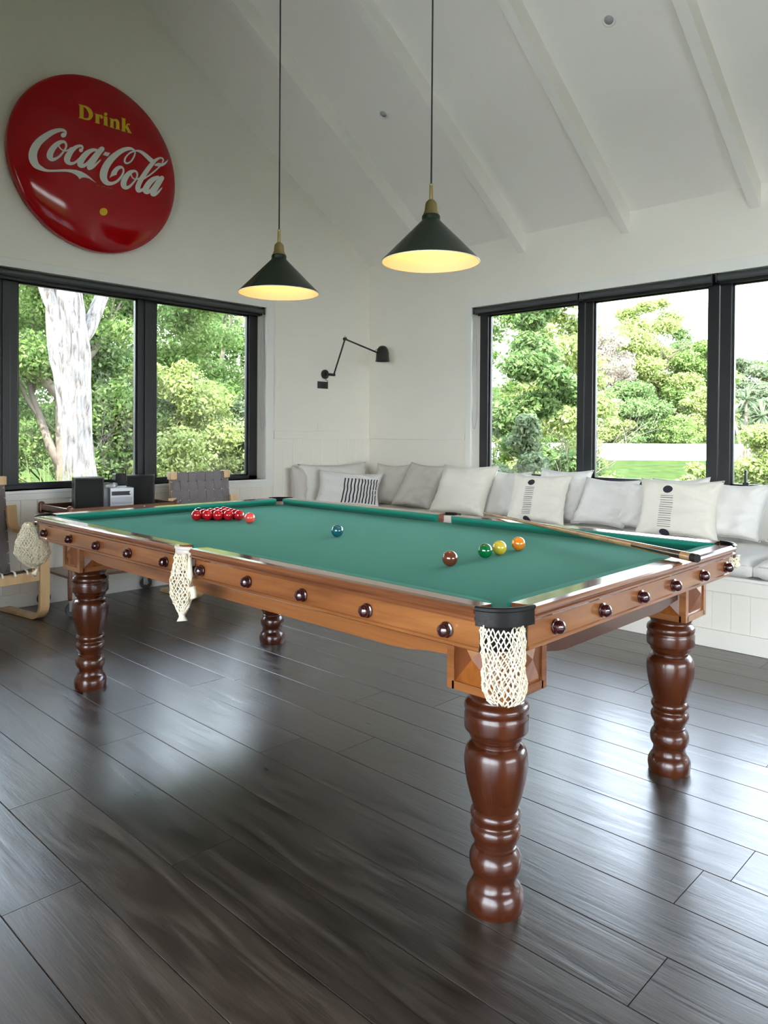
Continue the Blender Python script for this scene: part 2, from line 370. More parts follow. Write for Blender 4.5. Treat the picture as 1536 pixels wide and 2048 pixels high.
# windows (frame, posts, panes as parts)
def window(name, axis, pane_list, z0, z1, f0, f1, a0, a1, ztop, zbot, gp):
    root = MB()
    def bx(m_, a, b, p, q, zb, zt):
        m_.box(p, q, a, b, zb, zt) if axis == 'x' else m_.box(a, b, p, q, zb, zt)
    bx(root, a0, a1, f0, f1, z1, ztop); bx(root, a0, a1, f0, f1, zbot, z0)
    bx(root, a0, pane_list[0][0], f0, f1, zbot, ztop); bx(root, pane_list[-1][1], a1, f0, f1, zbot, ztop)
    w_ = struct(name, root, black_m, bev=.003)
    for (pa, pb), (qa, qb) in zip(pane_list[:-1], pane_list[1:]):
        mid = (pb+qa)/2; m_ = MB()
        bx(m_, pb, mid-.004, f0, f1, z0, z1); m_.obj('window_post', black_m, w_, bev=.003)
        m_ = MB(); bx(m_, mid+.002, qa, f0, f1, z0, z1); m_.obj('window_post', black_m, w_, bev=.003)
        m_ = MB(); s = .012 if axis == 'x' else -.012
        bx(m_, mid-.028, mid+.028, f0 if s < 0 else f1, (f0+s) if s < 0 else f1+s, z0, z1); 
        if axis == 'x': m_.obj('cover_strip', black_m, w_, bev=.002)
    for pa, pb in pane_list:
        m_ = MB(); g = .014
        s0, s1 = (gp-.012, gp+.018)
        bx(m_, pa, pa+g, s0, s1, z0, z1); bx(m_, pb-g, pb, s0, s1, z0, z1); bx(m_, pa, pb, s0, s1, z0, z0+g); bx(m_, pa, pb, s0, s1, z1-g, z1)
        m_.obj('glazing_bead', black_m, w_)
        m_ = MB(); bx(m_, pa+g, pb-g, gp-.002, gp+.002, z0+g, z1-g); m_.obj('glass_pane', gl_m, w_)
    return w_
w1 = window('window_1', 'x', [(-1.278,-.321),(-.151,.806),(.976,1.933)], .888, 2.405, XW-.18, XW-.12, OL[0]-.0, OL[1]+.0, OL[3], OL[2], XW-.16)
w2 = window('window_2', 'y', [(-1.777,-.832),(-.686,.27),(.44,1.40),(1.56,2.52),(2.68,3.63)], .917, 2.43, YW+.12, YW+.18, OR[0], OR[1], OR[3], OR[2], YW+.16)
window('added_window', 'x', [(-3.33,-1.56),(-1.48,.26),(.34,1.93)], .81, 2.89, XE+.08, XE+.14, -3.4, 2.0, 2.95, .75, XE+.11)  # unseen window added in the end wall to brighten the left wall
window('window_3', 'y', [(.27,2.06),(2.14,3.98),(4.06,5.83)], .09, 2.80, YS-.16, YS-.1, .2, 5.9, 2.86, .03, YS-.13)  # unseen glazing, its width and place chosen to let more light in
# latch stay on the third pane of the window-seat window
t = thing('window_latch', 'small dark upright window latch on the bottom frame behind the pillows at right', 'latch', (.56, YW+.11, .93))
MB().box(.553,.569,YW+.085,YW+.115,.90,1.04).obj('latch_arm', blk_m, t, bev=.003)
MB().box(.54,.582,YW+.095,YW+.12,.90,.95).obj('latch_plate', blk_m, t, bev=.003)

# roller blinds rolled up under the window heads
def blind(name, axis, a0, a1, pos, zc_, label, chain_at=None, sgn=1):
    t = thing(name, label, 'blind', ((pos, (a0+a1)/2, zc_) if axis == 'x' else ((a0+a1)/2, pos, zc_)), 0, 'rolled up black roller blinds')
    m_ = MB(); c = (pos, a0, zc_) if axis == 'x' else (a0, pos, zc_)
    m_.lathe([(.012,.026),(a1-a0-.012,.026)], c, 20, 'Y' if axis == 'x' else 'X'); o = m_.obj('roller_tube', blind_m, t); smooth_by_angle(o)
    for a in (a0, a1-.012):
        m_ = MB()
        if axis == 'x': m_.box(pos-.032, pos+.032, a, a+.012, zc_-.035, zc_+.035)
        else: m_.box(a, a+.012, pos-.032, pos+.032, zc_-.035, zc_+.035)
        m_.obj('bracket', blk_m, t, bev=.006)
    m_ = MB()
    if axis == 'x': m_.box(pos-.03, pos-.022, a0+.02, a1-.02, zc_-.045, zc_+.0)
    else: m_.box(a0+.02, a1-.02, pos+.022, pos+.03, zc_-.045, zc_)
    m_.obj('bottom_bar', blk_m, t, bev=.002)
    if chain_at is not None:
        pts = []
        for k in range(41):
            u = k/40; ang = u*2*PI
            z = zc_-.02-.55*(1-math.cos(ang))/1.0
            wdt = .045*math.sin(ang)*(.25+.75*(1-math.cos(ang))/2)
            pts.append((pos+.02, chain_at+wdt, z) if axis == 'x' else (chain_at+wdt, pos-.02, z))
        MB().tube(pts[:-1], .0017, 6, closed=True).obj('pull_chain', chain_m, t, smooth=True)
blind('roller_blind', 'x', -1.36, 2.018, XW-.02, 2.437, 'long black roller blind rolled up over the window in the wall with the red sign', 2.0)
blind('roller_blind', 'y', -1.862, -.76, YW+.02, 2.459, 'black roller blind rolled up over the left pane, nearest the corner with the reading lamp', -1.842)
blind('roller_blind', 'y', -.75, .345, YW+.02, 2.459, 'black roller blind rolled up over the middle pane above the window seat')
blind('roller_blind', 'y', .365, 1.47, YW+.02, 2.459, 'black roller blind rolled up over the window pane at the right edge')

# ================================================================== WINDOW SEAT
YB = 2.385
b = thing('window_bench', 'long white panelled storage bench built under the window, below the pillows', 'bench', (0, YB, 0))
MB().box(XW+.03, 4.9, YB+.02, YW-.03, 0.001, .425).obj('bench_box', trim_m, b)
MB().box(XW+.03, 4.9, YB-.008, YW-.03, .425, .445).obj('bench_top', trim_m, b, bev=.003)
MB().box(XW+.03, 4.9, YB, YB+.02, .345, .425).obj('top_rail', wall_m, b, bev=.002)
MB().box(XW+.03, 4.9, YB, YB+.02, 0.001, .11).obj('bottom_rail', wall_m, b, bev=.002)
a = XW+.03
while a < 3.2:
    MB().prism([(a+.0004,YB+.02,0),(a+.1096,YB+.02,0),(a+.1096,YB+.0115,0),(a+.107,YB+.010,0),(a+.003,YB+.010,0),(a+.0004,YB+.0115,0)], (0,0,.112), (0,0,.343)).obj('panel_board', wall_m, b)
    a += .11

def cushion_mesh(w_, d_, h_, nx=40, ny=20, puff=.03, edge=.035, seed=0):
    """soft box mattress, local origin at its bottom centre"""
    rg = random.Random(seed); vs = []; fs = []
    ph = [rg.uniform(0, 6.28) for _ in range(6)]
    me = bmesh.new(); bmesh.ops.create_grid(me, x_segments=nx, y_segments=ny, size=.5)
    vs = [v.co.copy() for v in me.verts]; faces = [[v.index for v in f.verts] for f in me.faces]; me.free()
    def shape(v, top):
        x, y = v.x*w_, v.y*d_
        ex = max(0, min(1, (w_/2-abs(x))/edge)); ey = max(0, min(1, (d_/2-abs(y))/edge))
        e_ = math.sqrt(max(0, 1-(1-ex)**2))*math.sqrt(max(0, 1-(1-ey)**2))
        bul = puff*(1-(2*v.x)**4)*(1-(2*v.y)**4)
        wr_ = .004*math.sin(x*9+ph[0])*math.sin(y*7+ph[1])+.003*math.sin(x*23+y*11+ph[2])
        if top: z = h_-edge*(1-e_)+bul+wr_*e_
        else: z = edge*.6*(1-e_)
        kx = 1+.004*math.sin(y*20+ph[3]); ky = 1+.004*math.sin(x*14+ph[4])
        return (x*kx, y*ky, z)
    n0 = len(vs)
    V = [shape(v, True) for v in vs]+[shape(v, False) for v in vs]
    Fs = [tuple(f) for f in faces]+[tuple(n0+i for i in f[::-1]) for f in faces]
    idx = {}
    for i, v in enumerate(vs): idx[(round(v.x*1000), round(v.y*1000))] = i
    edge_l = [i for i, v in enumerate(vs) if abs(abs(v.x)-.5) < 1e-4 or abs(abs(v.y)-.5) < 1e-4]
    edge_l.sort(key=lambda i: math.atan2(vs[i].y, vs[i].x))
    for k in range(len(edge_l)):
        i, j = edge_l[k], edge_l[(k+1) % len(edge_l)]
        Fs.append((i, n0+i, n0+j, j))
    return V, Fs
for i, (a, b_, lab) in enumerate([(-3.222, -1.105, 'long off-white seat cushion on the bench in the corner, under the striped pillow'),
        (-1.10, .968, 'long white seat cushion on the middle of the bench, showing past the table corner'),
        (.974, 2.9, 'off-white seat cushion at the right edge, beyond the seam beside the table corner')]):
    V, Fs = cushion_mesh(b_-a, 1.03, .108, seed=i+1, nx=44, ny=22, puff=.012)
    t = thing('seat_cushion', lab, 'cushion', ((a+b_)/2, 2.885, .446), 0, 'seat cushions along the bench')
    o = link('cushion_body', mesh('cushion_body', V, Fs), seat_m, t, False, True)
    MB().tube([(-(b_-a)/2+.03+.0, -.515+.004, .100-.02), ((b_-a)/2-.03, -.515+.004, .100-.02)], .004, 6).obj('piping', seat_m, t, False, True)

# ------------------------------------------------------------------ pillows
def pillow_verts(w_, h_, th, seed=0, n=26, pinch=.12, wr=1.3, sh=0):
    rg = random.Random(seed); ph = [rg.uniform(0, 6.28) for _ in range(10)]
    def pt(u, v, s):
        # u,v in [-1,1]
        ex = w_/2*u*(1-pinch*(1-v*v)*abs(u)**2); ez = h_/2*v*(1-pinch*(1-u*u)*abs(v)**2)
        f = max(0, (1-u**4))**.5*max(0, (1-v**4))**.5
        d = th/2*f**.85
        d += wr*.006*f*(math.sin(7*u+5*v+ph[0])*math.sin(6*v-3*u+ph[1])) 
        d += wr*.0035*f*math.sin(17*u*v+9*v+ph[2])+wr*.004*(1-f)*f*4*math.sin(22*math.atan2(v, u+1e-6)+ph[3])*.7
        # radial tension creases from corners
        for cu, cv in ((-1,-1),(1,-1),(1,1),(-1,1)):
            du, dv = u-cu, v-cv; rr = math.hypot(du, dv)
            if rr < .9: d += wr*.005*(1-rr/.9)*f*math.sin(9*math.atan2(dv*cv, du*cu)+ph[4])
        return Vector((ex+sh*ez, s*max(d, 0), ez))
    return pt
def pillow(label, c, w_, h_, th, m, yaw=0, lean=0, roll=0, sh=0, seed=0, group='scatter pillows on the window seat', deco=None, cat='pillow'):
    t = thing('pillow', label, cat, c, 0, group)
    t.rotation_euler = (Matrix.Rotation(yaw, 3, 'Z') @ Matrix.Rotation(lean, 3, 'X') @ Matrix.Rotation(roll, 3, 'Y')).to_euler()
    pt = pillow_verts(w_, h_, th, seed, sh=sh); n = 30; vs = []; fs = []
    for s in (-1, 1):
        for i in range(n+1):
            for j in range(n+1): vs.append(pt(-1+2*i/n, -1+2*j/n, s))
    N = (n+1)**2
    for i in range(n):
        for j in range(n):
            a = i*(n+1)+j; q = (a, a+n+1, a+n+2, a+1)
            fs.append(q); fs.append(tuple(N+k for k in q[::-1]))
    rim = [i*(n+1) for i in range(n+1)]+[n*(n+1)+j for j in range(1, n+1)]+[i*(n+1)+n for i in range(n-1, -1, -1)]+[j for j in range(n-1, 0, -1)]
    o = link('cover', mesh('cover', vs, fs), m, t, False, True)
    bm = bmesh.new(); bm.from_mesh(o.data); bmesh.ops.remove_doubles(bm, verts=bm.verts, dist=1e-5); bmesh.ops.recalc_face_normals(bm, faces=bm.faces); bm.to_mesh(o.data); bm.free(); o.data.shade_smooth()
    MB().tube([vs[i] for i in rim], .0028, 6, closed=True).obj('seam', m, t, False, True)
    def patch(poly_uv, name, mt, eps=.003):
        # small grid-ish polygon laid on the front face: list of quads (4 uv corners), subdivided
        V, Fq = [], []
        for q in poly_uv:
            k = 7
            for a in range(k+1):
                for b_ in range(2):
                    u = (q[0][0]*(1-a/k)+q[1][0]*a/k)*(1-b_)+(q[3][0]*(1-a/k)+q[2][0]*a/k)*b_
                    v = (q[0][1]*(1-a/k)+q[1][1]*a/k)*(1-b_)+(q[3][1]*(1-a/k)+q[2][1]*a/k)*b_
                    p = pt(u, v, -1); p.y -= eps; V.append(p)
            base = len(V)-2*(k+1)
            Fq += [(base+2*a, base+2*a+1, base+2*a+3, base+2*a+2) for a in range(k)]
        me = mesh(name, V, Fq)
        return link(name, me, mt, t, False, True)
    if deco == 'stripes':
        for i in range(11):
            u = -.26+i*.104
            patch([[(u, -.86), (u, .0), (u+.040, .0), (u+.040, -.86)], [(u, .0), (u, .56), (u+.040, .56), (u+.040, .0)]], 'stripe', ink_m)
    if deco and deco[0] == 'dots':
        uc, ru, rv, v1, v2 = deco[1:]
        for vc in (v1, v2):
            qs = []
            for k in range(12):
                a0, a1 = PI*k/12, PI*(k+1)/12
                c0, s0, c1, s1 = math.cos(a0), math.sin(a0), math.cos(a1), math.sin(a1)
                qs.append([(uc+ru*c0, vc-rv*s0), (uc+ru*c0, vc+rv*s0), (uc+ru*c1, vc+rv*s1), (uc+ru*c1, vc-rv*s1)])
            patch(qs, 'printed_dot', ink_m)
        rg = random.Random(seed); nl = 15
        for i in range(nl):
            vv = v1-rv-.10-(v1-v2-2*rv-.2)*i/(nl-1)+rg.uniform(-.008, .008); wd = ru*1.35
            patch([[(uc-wd+rg.uniform(-.01,.01), vv), (uc+wd, vv+rg.uniform(-.01,.01)), (uc+wd, vv+.019), (uc-wd, vv+.019)]], 'printed_line', line_m)
    return t
L = -.22
pillow('large pinkish-white back cushion against the wall in the corner, behind the striped pillow', (-3.10, 2.78, .775), .92, .44, .20, seat_m, yaw=PI/2, lean=-.10, seed=1, cat='cushion')
pillow('beige bolster cushion end at the far left of the bench in the corner', (-3.14, 2.42, .765), .36, .42, .15, taupe_m, yaw=PI/2+.25, lean=-.08, seed=2, cat='cushion')
pillow('white rectangular pillow with navy vertical stripes leaning in the corner of the bench', (-2.82, 2.72, .745), .70, .36, .13, linen_m, yaw=PI/2-.32, lean=-.30, roll=.08, sh=.2, seed=3, deco='stripes')
pillow('oat linen pillow in the corner, partly hidden, just right of the striped pillow', (-2.80, 3.28, .775), .42, .42, .14, taupe_m, yaw=.15, lean=L*.6, sh=.15, seed=4)
pillow('oat linen pillow leaning right, second from the corner, left of the big cream pillow', (-2.36, 3.24, .785), .47, .45, .15, taupe_m, yaw=.1, lean=L, roll=.04, sh=.38, seed=5)
pillow('big cream linen pillow in front of the left window post, with sharp upper corners', (-1.69, 3.06, .79), .60, .46, .17, creamlin_m, yaw=.05, lean=L, roll=-.02, sh=.26, seed=6)
pillow('plain white pillow half hidden between the big cream pillow and a dotted one', (-1.32, 3.22, .765), .42, .42, .13, linen_m, yaw=0, lean=L, sh=.05, seed=7)
pillow('white pillow showing behind the smaller dotted pillow, its corner above it at right', (-.80, 3.22, .785), .48, .45, .13, linen_m, yaw=.0, lean=L, sh=.17, seed=8)
pillow('square cream pillow printed with black dots and fine lines, left of two', (-.885, 3.02, .765), .53, .42, .14, creamlin_m, yaw=.08, lean=L, sh=.07, seed=9, deco=('dots', -.20, .115, .135, .62, -.93))
pillow('plain white linen pillow between the two dotted pillows, under the window post', (-.375, 3.17, .76), .44, .39, .16, linen_m, yaw=.12, lean=L*1.2, roll=.02, sh=.24, seed=10)
pillow('white pillow slumped low behind the larger dotted pillow, at its left side', (-.09, 3.2, .745), .34, .36, .11, linen_m, yaw=.2, lean=L*.7, roll=.1, sh=.3, seed=11)
pillow('plain white pillow whose top corner shows above the larger dotted pillow', (.20, 3.22, .78), .44, .40, .12, linen_m, yaw=-.05, lean=L*.7, roll=-.06, seed=12)
pillow('larger cream pillow printed with black dots and fine lines, right of two', (.295, 2.95, .775), .57, .42, .15, creamlin_m, yaw=.1, lean=L, sh=.04, seed=13, deco=('dots', -.22, .115, .15, .62, -.95))
pillow('plain white pillow standing right of the larger dotted pillow, below the latch', (.62, 3.10, .77), .42, .40, .15, linen_m, yaw=.1, lean=L*1.1, roll=-.02, sh=.2, seed=14)
pillow('plain white pillow at the right edge, last on the bench, beyond a grey gap', (1.15, 3.05, .765), .48, .38, .15, linen_m, yaw=-.08, lean=L, roll=.05, sh=.3, seed=15)

# ================================================================== BILLIARD TABLE
tb = thing('billiard_table', 'full mahogany billiard table with green cloth and turned legs in the middle of the room', 'billiard table', (0, 0, 0))
def tpart(mb, name, m, bev=0, sm=0, parent=tb, **k):
    o = mb.obj(name, m, parent, bev=bev, **k)
    if sm: smooth_by_angle(o, sm)
    return o
BX, BY, ZT = 1.36, .735, .868
CUTX, CUTY = 1.300, .655
oct_ = [(sx*x, sy*y) for sx, sy, pts in ((1,-1,((CUTX+.03, BY+.01),(BX+.02, CUTY+.03))), (1,1,((BX+.02, CUTY+.03),(CUTX+.03, BY+.01))), (-1,1,((CUTX+.03, BY+.01),(BX+.02, CUTY+.03))), (-1,-1,((BX+.02, CUTY+.03),(CUTX+.03, BY+.01)))) for x, y in pts]
oct3 = [(x, y, 0) for x, y in oct_]
tpart(MB().prism(oct3, (0,0,.824), (0,0,.830)), 'playing_cloth', bed_m)
tpart(MB().box(-1.27, 1.27, -.70, .70, .775, .823), 'slate_bed', slate_m)
# rails: cross-section (distance outward, z)
PR = [(.735,.850),(.735,.868),(.790,.8705),(.806,.869),(.811,.864),(.811,.857),(.804,.854),(.803,.849),(.808,.845),(.808,.840),(.800,.838),(.797,.832),(.785,.830),(.74,.830)]
def nose(u0, u1, u):   # how far the cushion reaches inwards, fading at both rail ends
    r0 = .085; k = 1
    for q in (u-u0, u1-u):
        if q < r0: k = min(k, math.sqrt(max(0, 1-(1-max(q,0)/r0)**2)))
    return k
def rail(side, sgn, u0, u1, e0, e1):
    """side 'long' runs along x at y=sgn*.735.. ; e0/e1 wood end trims"""
    def P(u, d, z):
        if side == 'long': return (u, sgn*d, z)
        return (sgn*(d+.625), u, z)
    m1, m2 = (rlx_m, apx_m) if side == 'long' else (rly_m, apy_m)
    rings = [[P(u, d, z) for d, z in PR] for u in (u0, u1)]
    r_ = tpart(MB().sweep(rings), 'rail', m1)
    # cushion
    rings = []; N = 46
    us = [u0-.004+e0*0+(u1-u0+.008)*k/N for k in range(N+1)]
    us = sorted(set([round(q, 5) for q in us]+[round(u0+.085*(k/8)**2, 5) for k in range(9)]+[round(u1-.085*(k/8)**2, 5) for k in range(9)]))
    for u in us:
        k = nose(u0, u1, u); c = lambda dd, z: P(u, .7355-(.7355-dd)*max(k,.04), z)
        rings.append([c(.7355,.8685), c(.722,.8688), c(.705,.867), c(.6975,.864), c(.695,.859), c(.697,.853), c(.706,.847), c(.718,.838), c(.726,.8305), c(.7355,.8305)])
    o = MB().sweep(rings).obj('cushion', bed_m, r_); smooth_by_angle(o, .9)
    # apron
    AP = [(.735,.760),(.735,.831),(.785,.831),(.785,.770),(.789,.767),(.789,.760),(.783,.756)]
    rings = [[P(u, d, z) for d, z in AP] for u in (u0+e0, u1-e1)]
    return r_, tpart(MB().sweep(rings), 'apron', m2)
KN = [(0,.0),(.0,.018),(.004,.0205),(.007,.0205),(.009,.016),(.012,.017),(.018,.0175),(.024,.0155),(.028,.011),(.0305,.005),(.031,.0)]
def knob(parent, x, y, ax, sgn):
    prof = [(z*sgn, r) for z, r in KN]
    o = MB().lathe(prof, (x, y, .795), 22, ax, cap=False).obj('knob', knob_m, parent); smooth_by_angle(o, .5)
for sgn in (-1, 1):
    cxm = .025 if sgn < 0 else -.012
    for (u0, u1) in ((-1.335, cxm-.048), (cxm+.048, 1.335)):
        r_, ap = rail('long', sgn, u0, u1, 0, 0)
        for kx in ((-1.256,-.975,-.70,-.416,-.131) if u0 < -1 else (.118,.395,.675,.952,1.235)): knob(ap, kx, sgn*.784, 'Y', sgn)
    r_, ap = rail('short', sgn, -.69, .69, 0, 0)
    for ky in (-.565,-.315,-.07,.172,.415,.65): knob(ap, sgn*1.409, ky, 'X', sgn)
# cradle beams with a gentle shaped lower edge
for sgn in (-1, 1):
    pts = []
    for k in range(31):
        x = -1.14+2.28*k/30; e_ = min(1, (1.14-abs(x))/.22); z = .683-.020*(.5-.5*math.cos(PI*e_))
        pts.append((x, 0, z))
    poly = pts+[(1.14,0,.774),(-1.14,0,.774)]
    tpart(MB().prism(poly, (0, sgn*.652, 0), (0, sgn*.612, 0)), 'cradle_beam', apx_m)
    tpart(MB().box(-1.14, 1.14, sgn*.656, sgn*.650, .752, .762), 'bead', apx_m)
    pts = [(0, -.47+.94*k/20, .683-.018*(.5-.5*math.cos(PI*min(1, (.47-abs(-.47+.94*k/20))/.15)))) for k in range(21)]
    tpart(MB().prism(pts+[(0,.47,.774),(0,-.47,.774)], (sgn*1.305,0,0), (sgn*1.265,0,0)), 'cradle_beam', leg_m)
for x in (-.62, 0, .62):
    tpart(MB().box(x-.04, x+.04, -.612, .612, .70, .774), 'cross_bearer', slate_m)
PROF = [(-.0,.001),(0,.074),(.01,.0765),(.03,.0785),(.045,.0768),(.058,.0700),(.062,.0672),(.064,.0655),(.072,.0615),(.085,.0585),(.098,.0600),(.103,.0632),(.112,.0680),(.125,.0708),(.140,.0703),(.152,.0660),(.160,.060),(.165,.0560),(.168,.0575),(.173,.0575),(.176,.0545),(.182,.0560),(.187,.0590),(.192,.0618),(.198,.0650),(.206,.0682),(.216,.0695),(.224,.0680),(.230,.0640),(.233,.0610),(.238,.0600),(.243,.0625),(.250,.0672),(.257,.0688),(.264,.0672),(.269,.0640),(.273,.0605),(.280,.0620),(.302,.0690),(.335,.0778),(.365,.0838),(.392,.0868),(.410,.0866),(.425,.0845),(.436,.0810),(.443,.0755),(.446,.0715),(.449,.0640),(.456,.0632),(.462,.0660),(.466,.0715),(.472,.0740),(.478,.0755),(.483,.080),(.488,.0860),(.492,.0872),(.520,.0874),(.528,.0872),(.532,.0850),(.536,.0842),(.540,.0852),(.544,.0875),(.553,.0878),(.560,.0855),(.564,.0815),(.568,.0770),(.572,.0735),(.578,.0730),(.584,.0765),(.592,.0800),(.5995,.0830)]
for sx in (-1, 1):
    for sy in (-1, 1):
        cx, cy_ = sx*1.238, sy*.573
        o = tpart(MB().lathe(PROF, (cx, cy_, 0), 48), 'leg', leg_m); smooth_by_angle(o, .75)
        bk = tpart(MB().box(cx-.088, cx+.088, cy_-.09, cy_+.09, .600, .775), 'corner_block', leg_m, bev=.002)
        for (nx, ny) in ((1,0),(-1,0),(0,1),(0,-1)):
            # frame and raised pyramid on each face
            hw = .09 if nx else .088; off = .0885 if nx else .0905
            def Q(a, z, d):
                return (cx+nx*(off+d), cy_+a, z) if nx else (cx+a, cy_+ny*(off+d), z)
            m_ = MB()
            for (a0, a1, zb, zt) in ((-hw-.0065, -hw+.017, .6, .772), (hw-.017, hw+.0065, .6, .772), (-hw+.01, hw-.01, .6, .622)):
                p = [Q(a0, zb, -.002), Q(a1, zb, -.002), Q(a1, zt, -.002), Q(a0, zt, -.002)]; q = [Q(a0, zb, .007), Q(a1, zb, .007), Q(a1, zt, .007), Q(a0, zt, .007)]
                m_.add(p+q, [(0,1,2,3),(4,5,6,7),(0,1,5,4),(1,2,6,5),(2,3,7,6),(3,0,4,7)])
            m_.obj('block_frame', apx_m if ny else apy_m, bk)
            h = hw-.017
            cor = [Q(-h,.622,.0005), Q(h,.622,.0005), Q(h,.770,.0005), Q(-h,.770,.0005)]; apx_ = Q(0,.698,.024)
            for k in range(4): MB().add([cor[k], cor[(k+1) % 4], apx_], [(0,1,2)]).obj('inlay_facet', (inl_m, inl_shaded, inl_lit, inl_shaded)[k], bk)  # top facet coloured lighter, sides darker, to paint in the fall of light
# pockets
def qbez(a, c, b, n=12): return [tuple((1-t)**2*a[i]+2*t*(1-t)*c[i]+t*t*b[i] for i in range(2)) for t in [k/n for k in range(n+1)]]
def band(path, cen, th, z0, z1, lip=True):
    """upright leather strap following a plan path; cross-section rounded at the top"""
    rings = []
    for (x, y) in path:
        d = Vector((x-cen[0], y-cen[1])).normalized()
        sec = [(0,z0),(th,z0),(th,z1-.012),(th+.003,z1-.009),(th+.003,z1-.003),(th,z1),(-.002,z1),(-.006,z1-.004),(-.004,z1-.012),(0,z1-.014)]
        rings.append([(x+d.x*s, y+d.y*s, z) for s, z in sec])
    return MB().sweep(rings)
def net(parent, cx, cy, ztop, zbot, rx, ry, prof, drift=(0,0), ns=15, nr=11, cord=.0021, jit=.003, seed=0, name='net', ang=0):
    """open diamond mesh of cord, tied shut at the bottom"""
    rg = random.Random(seed); m_ = MB(); G = []
    for j in range(nr+1):
        t = j/nr; z = ztop+(zbot-ztop)*t
        k = np.interp(t, [p[0] for p in prof], [p[1] for p in prof]); row_ = []
        for i in range(ns):
            a = 2*PI*(i+.5*(j % 2))/ns+ang
            px = rx*k*math.cos(a); py = ry*k*math.sin(a)
            row_.append(Vector((cx+drift[0]*t+px+rg.uniform(-jit, jit), cy+drift[1]*t+py+rg.uniform(-jit, jit), z+rg.uniform(-jit, jit))))
        G.append(row_)
    for j in range(nr):
        for i in range(ns):
            a = G[j][i]; b1 = G[j+1][i]; b2 = G[j+1][(i-1) % ns] if j % 2 == 0 else G[j+1][(i+1) % ns]
            for q in (b1, b2):
                md = (a+q)/2+Vector((rg.uniform(-.001,.001), rg.uniform(-.001,.001), rg.uniform(-.001,.001)))
                m_.tube([a, md, q], cord, 5)
    for j in range(1, nr):
        for i in range(ns): m_.lathe([(-cord*1.5,.0003),(-cord*.8,cord*1.35),(cord*.8,cord*1.35),(cord*1.5,.0003)], tuple(G[j][i]), 5, 'Z', False)
    return m_.obj(name, net_m, parent, smooth=True, kind='stuff')
bag = [(0,.95),(.25,.98),(.5,.93),(.75,1.0),(.9,.95),(1,.62)]
def corner_pocket(sx, sy, seed, **kw):
    A = (sx*1.337, sy*.800); B = (sx*1.424, sy*.690); C = (sx*1.412, sy*.788)
    path = qbez(A, C, B); cen = (sx*1.35, sy*.71)
    p = tpart(band(path, cen, .005, .826, .8735), 'pocket', leath_m)
    smooth_by_angle(p, .6)
    if kw.get('liner', True):
     inner = qbez((sx*1.336, sy*.782), (sx*1.40, sy*.778), (sx*1.406, sy*.692))
     MB().sweep([[(x, y, .803), (x, y, .846), (x-sx*.003, y-sy*.003, .846), (x-sx*.003, y-sy*.003, .803)] for x, y in inner]).obj('pocket_liner', pale_m, p)
    MB().prism([(sx*1.336, sy*.786, 0), (sx*1.408, sy*.692, 0), (sx*1.355, sy*.66, 0), (sx*1.30, sy*.74, 0)], (0,0,.757), (0,0,.826)).obj('dark_recess_fill', leath_m, p)  # solid black fill standing in for the shaded recess behind the net
    net(p, sx*kw.get('nx',1.385), sy*kw.get('ny',.762), .829, kw.get('zb',.652), kw.get('rx',.054), kw.get('ry',.050), kw.get('prof', bag), kw.get('drift',(0,0)), seed=seed, ns=kw.get('ns',17), nr=kw.get('nr',10), cord=kw.get('cord',.0024))
    # brass pin
    MB().lathe([(-.004,.001),(-.003,.004),(.003,.004),(.005,.001)], (sx*1.425, sy*.684, .860), 10, 'X', False).obj('pocket_pin', brass_m, p, smooth=True)
    return p
corner_pocket(1, -1, 1, nx=1.388, ny=.765, drift=(.014,-.010), ns=26, nr=16, cord=.0017, liner=False)
p = corner_pocket(-1, -1, 2, nx=1.425, ny=.80, zb=.60, rx=.062, ry=.058, drift=(-.01,.03), prof=[(0,.35),(.15,.7),(.4,1.2),(.65,1.45),(.85,.95),(1,.12)], ns=30, nr=20, cord=.0021)
MB().tube([(-1.437,-.76,.603),(-1.44,-.755,.585),(-1.43,-.775,.568)], [.011,.007,.014], 8).obj('net_tail', net_m, p, smooth=True)
corner_pocket(1, 1, 3, zb=.78, rx=.035, ry=.03); corner_pocket(-1, 1, 4)
for sgn, cxm in ((-1, .025), (1, -.012)):
    path = qbez((cxm-.047, sgn*.800), (cxm, sgn*.845), (cxm+.047, sgn*.800))
    p = tpart(band(path, (cxm, sgn*.70), .006, .806, .875), 'pocket', leath_m if sgn > 0 else pale_m)
    MB().sweep([[(x, y-sgn*.01, .806), (x, y-sgn*.01, .860), (x, y-sgn*.013, .860), (x, y-sgn*.013, .806)] for x, y in path]).obj('pocket_liner', pale_m, p)
    MB().box(cxm-.047, cxm+.047, sgn*.737, sgn*.765, .765, .826).obj('dark_recess_fill', leath_m, p)  # black fill in place of the dark gap behind the middle pocket
    if sgn < 0:
        net(p, cxm+.016, -.826, .850, .640, .046, .026, [(0,.55),(.2,.75),(.45,1.15),(.7,1.15),(.9,.7),(1,.35)], (.012,0), seed=5, ns=19, nr=18, cord=.0025)
        MB().tube([(cxm+.028,-.826,.642),(cxm+.032,-.828,.628),(cxm+.036,-.83,.612)], [.015,.011,.020], 8).obj('net_tail', net_m, p, smooth=True)
        MB().tube([(cxm+.055,-.812,.838),(cxm+.066,-.818,.78),(cxm+.060,-.815,.745)], [.006,.012,.008], 8).obj('net_strap', net_m, p, smooth=True)
        MB().tube([(cxm+.05,-.822,.715),(cxm+.075,-.825,.728),(cxm+.098,-.825,.735),(cxm+.105,-.825,.712),(cxm+.085,-.824,.700)], [.006,.010,.013,.012,.007], 8).obj('net_knot', net_m, p, smooth=True)
    else:
        net(p, cxm, .815, .81, .66, .045, .03, bag, seed=6, ns=14, nr=9)
